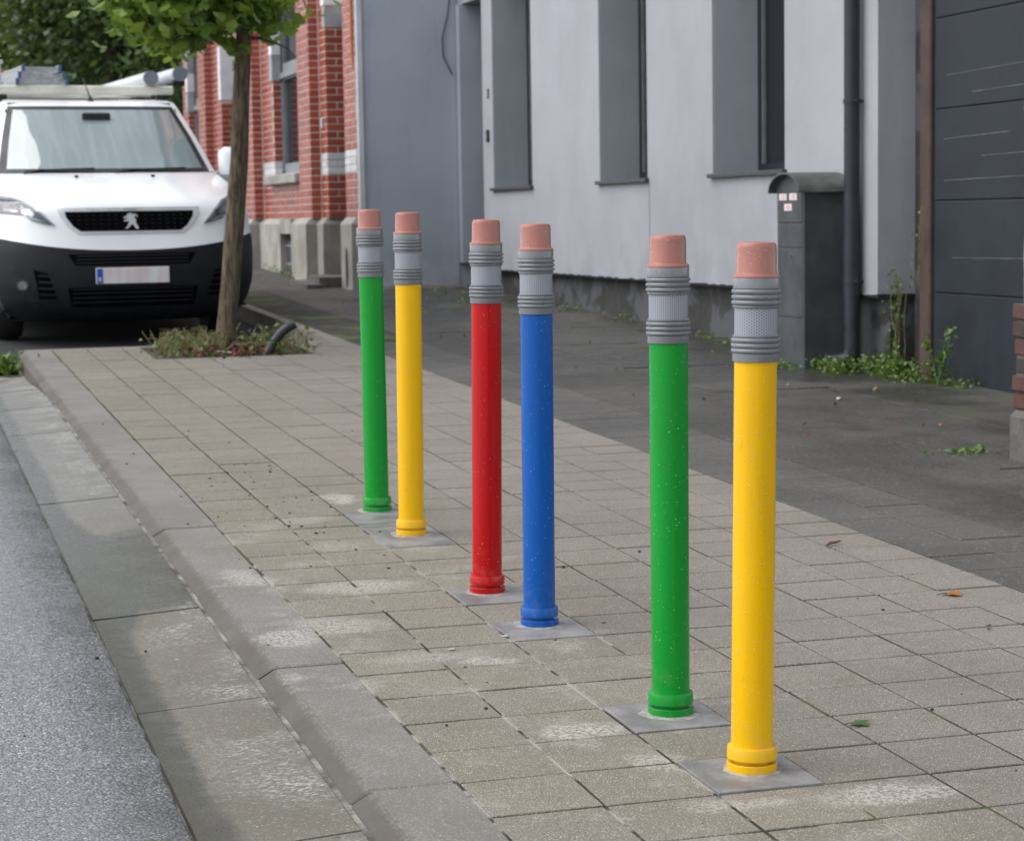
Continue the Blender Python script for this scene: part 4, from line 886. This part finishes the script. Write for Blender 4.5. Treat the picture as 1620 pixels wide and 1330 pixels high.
# number plate
m = MB(); m.bbox(-.262, .262, -.022, -.006, .452, .566, .003); pl = m.build('number_plate', mt['plate'], van); pl.location.x = -.01
m = MB(); m.box(-.258, -.214, -.0235, -.0215, .456, .562); m.build('blue_field', mt['euro'], pl)
tm_ = text_mesh('B', .042, mt['paper'], .0008); link('country_letter', tm_, pl, (-.236, -.0245, .483), (math.radians(90), 0, 0))
# wipers, nozzles, aerial, mirrors, wheels
for x0, x1 in ((-.62, -.12), (.05, .58)):
    m = MB(); P = [(x0+(x1-x0)*q, U(x0+(x1-x0)*q, 1.262)-.022, 1.258+.012*q) for q in np.linspace(0, 1, 9)]; m.tube(P, .008, 6); m.tube([P[2], (P[0][0]-.02, P[0][1]-.03, 1.238)], .010, 6); m.build('wiper', mt['seal'], van, True)
for x in (-.28, .29):
    m = MB(); m.bbox(x-.014, x+.014, U(x, 1.205)-.012, U(x, 1.205)+.012, 1.205, 1.222, .004); m.build('washer_nozzle', mt['seal'], van)
m = MB(); m.tube([(.02, 1.92, 1.80), (.02, 1.95, 1.835)], [.024, .012], 10); m.tube([(.02, 1.95, 1.83), (-.005, 2.13, 1.99)], [.007, .004], 8); m.build('aerial', mt['seal'], van, True)
for sg in (-1, 1):
    m = MB(); m.bbox(min(sg*.905, sg*1.06), max(sg*.905, sg*1.06), 1.22, 1.34, 1.17, 1.43, .045); mo = m.build('wing_mirror', mt['white'], van, True, 50)
    m = MB(); m.tube([(sg*.84, 1.32, 1.20), (sg*.93, 1.29, 1.20)], .035, 10); m.build('mirror_arm', mt['seal'], mo, True)
    m = MB(); m.bbox(min(sg*.915, sg*1.05), max(sg*.915, sg*1.05), 1.338, 1.346, 1.19, 1.41, .003); m.build('mirror_glass', mt['chrome'], mo)
    for u in (.985, 4.20):
        m = MB(); tp = [(.0, -.10), (.20, -.105), (.27, -.108), (.315, -.10), (.33, -.07), (.333, 0), (.33, .07), (.315, .10), (.27, .108), (.20, .105), (0, .10)]
        m.lathe([(max(r_, .001), z) for r_, z in tp], 28); m.v = [(sg*.80+z, u+x, .333+y) for x, y, z in m.v]; wo_ = m.build('wheel', mt['tyre'], van, True, 50)
        m = MB(); m.lathe([(.20, 0), (.195, .012), (.15, .004), (.06, .02), (.001, .022)], 24); m.v = [(sg*(.80+.105+z), u+x, .333+y) for x, y, z in m.v]; m.build('rim', mt['rim'], wo_, True, 40)
# roof rack
rk = MB().bbox(-.74, .74, 2.18, 2.26, 1.862, 1.935, .012).build('rack_bar', mt['rack'], van)
for u in (3.2, 4.25): MB().bbox(-.74, .74, u, u+.06, 1.872, 1.932, .01).build('rack_bar', mt['rack'], van)
for u in (2.2, 3.2, 4.25):
    for sg in (-1, 1):
        m = MB(); m.bbox(min(sg*.60, sg*.68), max(sg*.60, sg*.68), u, u+.05, 1.80, 1.873, .008); m.build('rack_foot', mt['seal'], van)
# things carried on the rack (own top-level objects in the same frame)
MV = Matrix.Translation((VX, VY, gz(VY)-.12)) @ Matrix.Rotation(VYAW, 4, 'Z') @ Matrix.Rotation(tsl, 4, 'X')
def vthing(name, label, cat, u, x, h, group=None):
    o = thing(name, label, cat, tuple(MV @ Vector((x, u, h))), (tsl, 0, VYAW), group); return o
ld = vthing('ladder', 'triple stacked aluminium ladder lying flat on the van roof rack', 'ladder', 2.2, -.33, 1.937)
for k, (w_, z) in enumerate(((.205, .0), (.185, .052), (.155, .104))):
    for sg in (-1, 1):
        m = MB(); m.bbox(min(sg*w_, sg*(w_-.022)), max(sg*w_, sg*(w_-.022)), -.05+.0*k, 2.45, z, z+.048, .004); rl = m.build('rail', mt['alu'], ld)
        m = MB(); m.bbox(min(sg*(w_+.003), sg*(w_-.025)), max(sg*(w_+.003), sg*(w_-.025)), -.085, -.048, z-.001, z+.052, .006); m.build('end_cap', mt['bluecap'], rl)
    for i in range(9):
        m = MB(); m.box(-w_+.023, w_-.023, .0+i*.28, .03+i*.28, z+.010, z+.040); m.build('rung', mt['alu'], ld)
l2 = vthing('ladder', 'narrow aluminium ladder on its edge at the road side of the rack', 'ladder', 2.25, -.64, 1.937)
for z in (0, .17):
    m = MB(); m.bbox(-.025, .025, 0, 2.4, z, z+.028, .004); m.build('rail', mt['alu'], l2)
for i in range(12):
    m = MB(); m.tube([(0, .06+i*.2, .027), (0, .06+i*.2, .172)], .013, 8); m.build('rung', mt['alu'], l2)
for x, h, lab in ((.545, 1.937+.058, 'grey plastic tube with end cap, nearer the middle of the van roof'), (.785, 1.937+.095, 'grey plastic tube with end cap at the outer edge of the van roof')):
    tb = vthing('plastic_tube', lab, 'tube', 2.2, x, h, 'tubes on the van roof')
    tilt = -.03
    m = MB(); m.tube([(0, -.03, 0), (-.03, 1.2, -.02), (-.07, 2.4, -.045)], .056, 20); m.build('barrel', mt['tube'], tb, True, 40)
    m = MB(); m.tube([(.001, -.075, 0), (0, -.02, 0)], .0605, 24); m.build('end_cap', mt['cap'], tb, True, 40)
    if x > .7:
        m = MB(); m.box(-.05, .05, .0, .06, -.095, -.056); m.build('cradle', mt['seal'], tb)
ob = vthing('orange_case', 'flat orange case behind the ladder on the van roof', 'case', 4.2, -.42, 1.937)
m = MB(); m.bbox(-.22, .22, 0, .3, 0, .205, .012); m.build('case_shell', mt['orange'], ob)
m = MB(); m.add([(-.02, -.05, .2), (.42, -.05, .12), (.42, -.05, .0), (-.02, -.05, .0), (-.02, -.02, .2), (.42, -.02, .12), (.42, -.02, 0), (-.02, -.02, 0)], [(0,1,2,3), (4,7,6,5), (0,4,5,1), (1,5,6,2), (2,6,7,3), (3,7,4,0)]); m.build('dark_flap', mt['dash'], ob)
for x, hh, u, lab in ((-.41, .42, 4.55, 'taller thin roof post with round white head above the ladder'), (-.555, .33, 4.6, 'shorter thin roof post with round white head above the ladder')):
    ps = vthing('thin_post', lab, 'post', u, x, 1.86)
    m = MB(); m.tube([(0, 0, 0), (0, 0, hh)], .008, 8); m.build('shaft', mt['alu'], ps, True); m = MB(); m.lathe([(.012, hh-.012), (.030, hh), (.032, hh+.010), (.02, hh+.022), (.001, hh+.026)], 16); m.build('head', mt['litter'], ps, True)

# ------------------------------------------------------------------ foliage helpers
def leaf_cloud(name, C_, size, mat, parent=None, tmpl='fan', flat=.45, droop=.25, **kw):
    """one mesh of many separate leaf faces: C_ (N,3) centres"""
    N_ = len(C_); r = RNG
    if tmpl == 'fan':
        T_ = np.array([(0, -.1, 0), (-.82, .42, .10), (-.62, .80, .16), (-.26, .98, .06), (-.03, .78, -.02), (.24, .99, .05), (.60, .82, .15), (.82, .44, .08)])
        Fc = np.array([(0, 2, 1), (0, 3, 2), (0, 4, 3), (0, 5, 4), (0, 6, 5), (0, 7, 6)])
    elif tmpl == 'oval':
        T_ = np.array([(0, -.1, 0), (-.40, .35, .10), (-.30, .72, .08), (0, 1.1, -.08), (.30, .72, .08), (.40, .35, .10), (0, .45, -.02)]); Fc = np.array([(0, 6, 1), (1, 6, 2), (2, 6, 3), (3, 6, 4), (4, 6, 5), (5, 6, 0)])
    elif tmpl == 'blade':
        T_ = np.array([(-.05, 0, 0), (.05, 0, 0), (-.045, .5, .05), (.045, .5, .05), (0, 1.0, -.06)]); Fc = np.array([(0, 1, 3), (0, 3, 2), (2, 3, 4)])
    else:
        T_ = np.array([(0, 0, 0), (-.42, .5, .12), (0, 1.05, 0), (.42, .5, .12)]); Fc = np.array([(0, 2, 1), (0, 3, 2)])
    ax = r.normal(size=(N_, 3)); ax[:, 2] = np.abs(ax[:, 2])*(1-flat)+flat*1.4; ax /= np.linalg.norm(ax, axis=1)[:, None]     # leaf normal
    d = r.normal(size=(N_, 3)); d[:, 2] -= droop*2; d -= ax*np.sum(d*ax, 1)[:, None]; d /= np.linalg.norm(d, axis=1)[:, None]
    s = np.cross(d, ax); sz = size*(.65+.6*r.random(N_))[:, None, None]
    V = C_[:, None, :] + sz*(T_[None, :, 0:1]*s[:, None, :] + T_[None, :, 1:2]*d[:, None, :] + T_[None, :, 2:3]*ax[:, None, :]*r.normal(1, .5, (N_, 1, 1)))
    F = (Fc[None] + (np.arange(N_)*len(T_))[:, None, None]).reshape(-1, 3)
    return link(name, fast_mesh(name, V.reshape(-1, 3), F, mat), parent, **kw)
def lobes(n, c, rad, k, shell=.55):
    """points gathered in k sub-clumps of an ellipsoid: gaps between clumps stay open"""
    c, rad = np.array(c, float), np.array(rad, float); d = RNG.normal(size=(k, 3)); d /= np.linalg.norm(d, axis=1)[:, None]
    cc = c + d*rad*(RNG.random((k, 1))**.45)*.9; i = RNG.integers(0, k, n); p = RNG.normal(size=(n, 3))
    return cc[i] + p*rad*.17*(.6+.8*RNG.random((k, 1)))[i]

# ------------------------------------------------------------------ young street tree in its square
TX, TY = 1.05, 9.96; TB = gz(TY)
st = thing('street_tree', 'young street tree with fan shaped leaves in a paving square', 'tree', (TX, TY, TB))
tp = [(0, 0, -.05), (.008, 0, .06), (.05, 0, .40), (.09, .01, .8), (.13, .0, 1.2), (.155, .01, 1.6), (.18, .0, 1.97), (.20, .0, 2.5), (.20, .02, 3.2), (.22, .02, 4.0)]
m = MB(); m.tube(tp, [.078, .066, .062, .060, .057, .052, .047, .038, .028, .012], 18)
for v_i in range(len(m.v)):
    x, y, z = m.v[v_i]; k = 1; m.v[v_i] = (x+.004*math.sin(z*17+y*80), y+.004*math.sin(z*13+x*90), z)
m.build('trunk', mt['bark'], st, True)
lc = []
for k in range(30):
    a = random.uniform(0, 2*math.pi); z0 = random.uniform(1.95, 3.5); L = random.uniform(.55, 1.05)*(1.0 if z0 < 3 else .7); up = random.uniform(-.05, .55)
    p0 = Vector((.18+.01*z0, 0, z0)); pts = [p0]
    for q in range(1, 6):
        f_ = q/5; pts.append(p0+Vector((math.cos(a)*L*f_+random.uniform(-.03, .03), math.sin(a)*L*f_+random.uniform(-.03, .03), up*L*f_-.14*f_*f_)))
    m = MB(); m.tube(pts, [.016, .013, .010, .007, .005, .003], 6); m.build('branch', mt['bark'], st, True)
    for q in range(150):
        f_ = random.uniform(.12, 1.06); i = min(int(f_*5), 4); b = pts[i].lerp(pts[i+1], min(f_*5-i, 1.2)); lc.append(tuple(b+Vector((random.gauss(0, .10), random.gauss(0, .10), random.gauss(.0, .085)))))
lc = np.array(lc); lc[:, 2] = np.maximum(lc[:, 2], np.where(lc[:, 0] > .05, 2.03, 1.94)+.06*np.sin(lc[:, 0]*9)+.12*RNG.random(len(lc)))
lc = lc[~((lc[:, 0] > .42) & (lc[:, 2] < 2.55) & (RNG.random(len(lc)) < .9))]
ex = np.array([(random.gauss(-.18, .22), random.uniform(-.55, .1), random.uniform(1.97, 2.3)) for _ in range(240)]+[(.24+random.gauss(0, .11), random.uniform(-.4, .3), random.uniform(2.05, 2.35)) for _ in range(120)]+[(.12+random.gauss(0, .05), random.uniform(-.10, .1), random.uniform(1.80, 1.98)) for _ in range(14)])
leaf_cloud('crown', np.vstack([lc, ex]), .066, mt['leaf'], st, 'fan', kind='stuff')
# what grows and lies in the square
cx, cy = TX, TY
pts = []
for k in range(150):
    a = random.uniform(2.2, 4.6); b0 = Vector((random.uniform(.62, 1.0), random.uniform(9.55, 10.2), 0)); b0.z = gz(b0.y)
    tip = b0+Vector((random.uniform(-.10, .12), random.uniform(-.10, .12), random.uniform(.03, .17))); pts.append([b0, (b0+tip)/2+Vector((random.uniform(-.05, .05), 0, .05)), tip+Vector((random.uniform(-.05, .05), 0, -.02))])
for k in range(55):
    b0 = Vector((random.uniform(1.15, 1.60), random.uniform(9.55, 10.3), 0)); b0.z = gz(b0.y); tip = b0+Vector((random.uniform(-.12, .14), random.uniform(-.1, .1), random.uniform(.04, .16))); pts.append([b0, (b0+tip)/2+Vector((0, 0, .03)), tip])
m = MB()
for p in pts: m.tube(p, [.0035, .003, .0015], 4, cap=False)
m.build('dry_stalks', mt['stalk'], label='tangle of dry weed stalks round the foot of the young tree', cat='weeds', kind='stuff')
C1 = np.array([(random.gauss(.80, .12), random.uniform(9.5, 10.25), 0) for _ in range(130)]+[(random.gauss(1.38, .14), random.uniform(9.55, 10.3), 0) for _ in range(110)]+[(random.uniform(.57, 1.5), random.uniform(9.44, 9.52), 0) for _ in range(90)]); C1[:, 2] = SL*C1[:, 1]+RNG.random(len(C1))**2*.12
leaf_cloud('bed_weeds', C1, .028, mt['weed'], None, 'oval', .2, -.2, label='low green weeds growing in the tree square', cat='weeds', kind='stuff')
C2 = np.array([(random.gauss(1.10, .17), random.gauss(9.66, .12), 0) for _ in range(420)]); C2[:, 2] = SL*C2[:, 1]+.006+RNG.random(420)*.03
leaf_cloud('leaf_litter', C2, .030, mt['mulch'], None, 'oval', .6, 0, label='reddish dead leaf litter at the foot of the tree', cat='leaf litter', kind='stuff')
hz = gz(9.5)
hs_o = thing('black_hose', 'bent black watering hose end sticking out of the tree square', 'hose', (1.235, 9.5, hz-.03))
m = MB(); hp = [(0, 0, 0), (.02, 0, .05), (.055, 0, .11), (.10, -.01, .165), (.145, -.015, .20), (.185, -.02, .218)]; m.tube(hp, .029, 14)
m.build('hose_pipe', mt['hose'], hs_o, True, 50); m = MB()
for i in range(26):
    f_ = i/25*5; k = min(int(f_), 4); a = Vector(hp[k]).lerp(Vector(hp[k+1]), f_-k); d = (Vector(hp[k+1])-Vector(hp[k])).normalized(); m.tube([a-d*.0025, a+d*.0025], .0315, 14)
m.build('hose_ribs', mt['hose'], hs_o, True, 50)
m = MB(); m.obox((.985, 9.52, gz(9.52)+.025), (.045, .01, -.006), (0, .012, 0), (0, 0, .004)); m.build('white_tag', mt['litter'], label='small white plastic tag lying by the tree foot', cat='tag')

# ------------------------------------------------------------------ trees far up the street
def far_tree(label, x, y, h, rad, mat, n, k, leaf=.16):
    t = thing('broadleaf_tree', label, 'tree', (x, y, gz(y)-.3), group='trees beyond the van')
    m = MB(); m.tube([(0, 0, 0), (.05, 0, h*.25), (.1, 0, h*.55), (.0, .1, h*.85)], [.28, .22, .14, .05], 10)
    for q in range(7):
        a = q*.9+random.random(); m.tube([(.05, 0, h*(.25+.07*q)), (math.cos(a)*rad[0]*.4, math.sin(a)*rad[1]*.4, h*(.36+.08*q)), (math.cos(a)*rad[0]*.75, math.sin(a)*rad[1]*.75, h*(.40+.085*q))], [.10, .06, .02], 6)
    m.build('trunk', mt['bark'], t, True); leaf_cloud('crown', lobes(n, (0, 0, h*.55), rad, k), leaf, mat, t, 'quad', .35, .3, kind='stuff')
far_tree('dark leafy tree behind the ladder on the van', 3.3, 37, 10.5, (2.1, 2.6, 4.2), mt['dleaf'], 12000, 50)
far_tree('dense mid green tree behind the aerial and tubes of the van', 5.4, 35, 9.0, (2.7, 2.2, 4.8), mt['mleaf'], 20000, 80, .14)
far_tree('yellow green tree at the far left above the road', -.2, 47, 8, (2.6, 2.4, 4.2), mt['yleaf'], 12000, 60, .2)
far_tree('dark green tree at the end of the brick house, behind the crown', 7.6, 41, 10, (3.2, 3.0, 4.6), mt['mleaf'], 13000, 60)
far_tree('tall dark tree closing the view between the two nearer ones', 3.4, 56, 14, (6.5, 3.0, 7.2), mt['dleaf'], 48000, 220, .30)
far_tree('dark tree filling the gap behind the street tree crown', 9.0, 58, 14, (5.5, 3.0, 7.2), mt['dleaf'], 26000, 140, .30)

# ------------------------------------------------------------------ weeds along the houses
def scatter(f_, n, h): P = np.array([f_() for _ in range(n)], float); P[:, 2] = SL*P[:, 1]+RNG.random(n)**1.6*h; return P
leaf_cloud('ground_weeds', np.vstack([scatter(lambda: (random.gauss(4.06, .05), random.uniform(7.15, 7.56), 0), 420, .075), scatter(lambda: (random.gauss(4.22, .07), random.uniform(6.55, 7.25), 0), 620, .11), scatter(lambda: (random.gauss(3.86, .03), random.uniform(7.45, 7.85), 0), 110, .04), scatter(lambda: (random.gauss(4.30, .03), random.uniform(6.2, 6.6), 0), 100, .05)]), .021, mt['weed'], None, 'oval', .5, -.1, label='low green weeds along the foot of the wall by the letterbox', cat='weeds', kind='stuff')
cp = thing('climbing_plant', 'thin climbing plant up the corner between plinth and wooden post', 'plant', (4.33, 7.06, gz(7.06)))
m = MB(); ivy = []
for k in range(6):
    x = random.uniform(-.04, .02); y = random.uniform(-.07, .10); p = [(x, y, 0)]
    for q in range(9): p.append((p[-1][0]+random.uniform(-.012, .012), p[-1][1]+random.uniform(-.02, .02), p[-1][2]+random.uniform(.04, .075)))
    m.tube(p, .002, 4); ivy += [(a+random.gauss(-.02, .012), b+random.gauss(0, .02), c+random.gauss(0, .02)) for a, b, c in p for _ in range(3)]
p = [(.02, -.14, .45)]
for q in range(12): p.append((p[-1][0]+random.uniform(-.004, .004), p[-1][1]+random.uniform(-.012, .006), p[-1][2]+.04)); ivy += [(p[-1][0]-.01+random.gauss(-.01, .008), p[-1][1]+random.gauss(0, .02), p[-1][2]) for _ in range(2)]
m.tube(p, .002, 4); m.build('stems', mt['stalk'], cp); leaf_cloud('leaves', np.array(ivy), .018, mt['weed'], cp, 'oval', 0., .5, kind='stuff')
for x, y, h, n, lab in ((4.22, 6.42, .34, 26, 'tall leafy weed in front of the garage door'), (4.18, 6.75, .15, 26, 'broad leaved weed at the foot of the wooden post')):
    wd = thing('leafy_weed', lab, 'plant', (x, y, gz(y))); m = MB(); P = []
    for k in range(4 if h > .2 else 6):
        a = random.uniform(0, 6.3); l_ = h*random.uniform(.6, 1); pp = [(0, 0, 0), (math.cos(a)*l_*.12, math.sin(a)*l_*.12, l_*.5), (math.cos(a)*l_*.25, math.sin(a)*l_*.3, l_)]; m.tube(pp, [.004, .003, .0015], 5); P += [tuple(Vector(pp[0]).lerp(Vector(pp[2]), random.uniform(.3, 1))) for _ in range(n//3)]
    m.build('stem', mt['weed'], wd); leaf_cloud('leaves', np.array(P), .042, mt['weed'], wd, 'oval', .35, 0, kind='stuff')
leaf_cloud('wall_foot_weeds', np.vstack([scatter(lambda: (random.gauss(4.20, .05), random.choice((8.6, 9.0, 9.5, 10.2, 11.3, 12.4, 13.1))+random.gauss(0, .09), 0), 210, .05), scatter(lambda: (random.gauss(3.13, .06), random.gauss(4.12, .04), 0), 60, .014), scatter(lambda: (random.gauss(3.9, .2), random.uniform(13, 15.4), 0), 130, .03), scatter(lambda: (random.gauss(3.08, .03), random.choice((18.4, 18.9, 19.6))+random.gauss(0, .12), 0), 90, .07)]), .024, mt['weed'], None, 'oval', .4, -.1, label='scattered small weeds along the foot of the house walls', cat='weeds', kind='stuff')
leaf_cloud('gutter_end_weeds', scatter(lambda: (random.gauss(-.33, .07), random.gauss(9.93, .05), 0), 170, .10)-np.array((0, 0, .09)), .035, mt['weed'], None, 'oval', .15, -.5, label='tuft of weeds at the far end of the gutter', cat='weeds', kind='stuff')
gp = [(random.choice((COLX[2], COLX[3], COLX[4], .0))+random.gauss(0, .006), random.uniform(8.2, 10.3), 0) for _ in range(170)]+[(random.uniform(-.1, .56), 9.46+random.gauss(0, .008), 0) for _ in range(60)]
gp = np.array(gp); gp[:, 2] = SL*gp[:, 1]-.003; leaf_cloud('joint_grass', gp, .022, mt['weed'], None, 'blade', -.2, -.8, label='grass sprouting from the tile joints near the tree', cat='grass', kind='stuff')

# ------------------------------------------------------------------ loose bits on the ground
def stone(x, y, s, mat, label, name='pebble', cat='pebble', fl=.55, z=0.):
    m = MB(); m.lathe([(.001, -.5), (.6, -.42), (.95, -.1), (.9, .25), (.5, .48), (.001, .52)], 9, cap=False); a = random.uniform(0, 3)
    V = []
    for vx, vy, vz in m.v:
        j = 1+.16*math.sin(vx*5+a)*math.cos(vy*4+a*2); vx, vy = (vx*1.35*math.cos(a)-vy*.8*math.sin(a))*j, (vx*1.35*math.sin(a)+vy*.8*math.cos(a))*j; V.append((vx*s, vy*s, (vz+.45)*s*fl))
    m.v = V; return m.build(name, mat, smooth=True, loc=(x, y, gz(y)+z), label=label, cat=cat)
stone(.274, 1.502, .0085, mt['pebble'], 'pale flat pebble on a tile left of the blue bollard')
stone(.438, 1.597, .008, mt['pebble'], 'pale pebble at the corner of the blue bollard slab')
stone(.544, 1.525, .0055, mt['conc'], 'small brown pebble in front of the blue bollard slab')
stone(-.357, 1.757, .0085, mt['pebble'], 'pale stone chip lying in the gutter', z=-.036)
stone(-.270, .270, .011, mt['conc'], 'rough brown stone at the kerb foot near the bottom edge', z=-.03)
stone(.72, 1.665, .006, mt['lawn'], 'reddish brown crumb at the right corner of the blue bollard slab')
stone(3.471, 6.034, .014, mt['litter'], 'crumpled scrap of white paper on the dark slabs', 'paper_scrap', 'litter', .8)
stone(.228, 5.75, .008, mt['red'], 'tiny red scrap on the tiles near the kerb', 'red_scrap', 'litter', .4)
def leaf_obj(x, y, s, mat, label, rot, lobed=False):
    n = 22; P = []
    for k in range(n):
        a = 2*math.pi*k/n; r_ = s*(1+(.32*math.cos(5*a) if lobed else .0))*(1 if lobed else (1-.35*abs(math.sin(a)))); P.append((r_*math.cos(a), r_*math.sin(a)*(.85 if lobed else .5), .003+.18*s*math.sin(a*2+1)*.6))
    m = MB(); m.add([(0, 0, .005)]+P, [(0, 1+k, 1+(k+1) % n) for k in range(n)]); o = thing('fallen_leaf', label, 'leaf', (x, y, gz(y)+.003), (tsl, 0, rot)); m.build('blade', mat, o, True)
    m = MB(); m.tube([(-s*.6, 0, .004), (-s*1.3, .1*s, .005), (-s*2.0, .1*s, .003)], .0012, 5); m.build('leaf_stalk', mt['lawn'], o)
leaf_obj(.905, .575, .021, leaf_material('fresh_green_leaf', (.05, .12, .035), (.06, .13, .04), .15), 'green lobed leaf on the tiles right of the nearest bollard', .25, True)
leaf_obj(1.729, 1.689, .026, leaf_material('orange_leaf', (.40, .16, .03), (.36, .14, .03), .15), 'orange brown leaf lying on the tiles at right', .2, True)
tw = thing('twig', 'short brown twig lying on the tiles near the grey border', 'twig', (1.746, 2.47, gz(2.47)+.005), (0, 0, .55)); m = MB(); m.tube([(-.035, 0, 0), (-.01, .004, .003), (.015, 0, .002), (.036, -.004, .004)], [.004, .005, .004, .002], 7); m.build('stick', mt['lawn'], tw, True)
tw = thing('twig', 'thin curved twig on the tiles at the right edge', 'twig', (1.62, 1.30, gz(1.30)+.003), (0, 0, 1.0)); m = MB(); m.tube([(-.025, 0, 0), (0, .006, .003), (.025, -.003, .001)], [.002, .0025, .0015], 6); m.build('stick', mt['lawn'], tw, True)
g = MB(); grit = []
for k in range(270):
    q = random.random()
    if q < .40: x, y = random.gauss(.30, .16), random.gauss(3.7, .75)
    elif q < .62: x, y = random.uniform(-.17, 1.9), random.uniform(-.3, 6)
    elif q < .80: x, y = random.uniform(-.17, .45), random.uniform(0, 6.5)
    else: x, y = random.uniform(-1.6, -.22), random.uniform(0, 7)
    z = gz(y)+(0 if x > -.17 else (-.03 if x > -.5 else -.018))+drop(y)*(x < -.2); s = .0010+.0030*random.random()**3
    g.obox((x, y, z+s*.4), (s, s*.3, 0), (-s*.3, s*.8, .1*s), (0, .1*s, s*.7))
g.build('grit', mt['grit'], label='dark grit and crumbs scattered over tiles, kerb and road', cat='grit', kind='stuff')
C3 = scatter(lambda: (random.uniform(2.5, 4.1), random.uniform(2.5, 14), 0), 90, .004); leaf_cloud('leaf_bits', C3+np.array((0, 0, .006)), .022, mt['lawn'], None, 'oval', .9, 0, label='small dead leaves scattered over the dark footway', cat='leaf litter', kind='stuff')
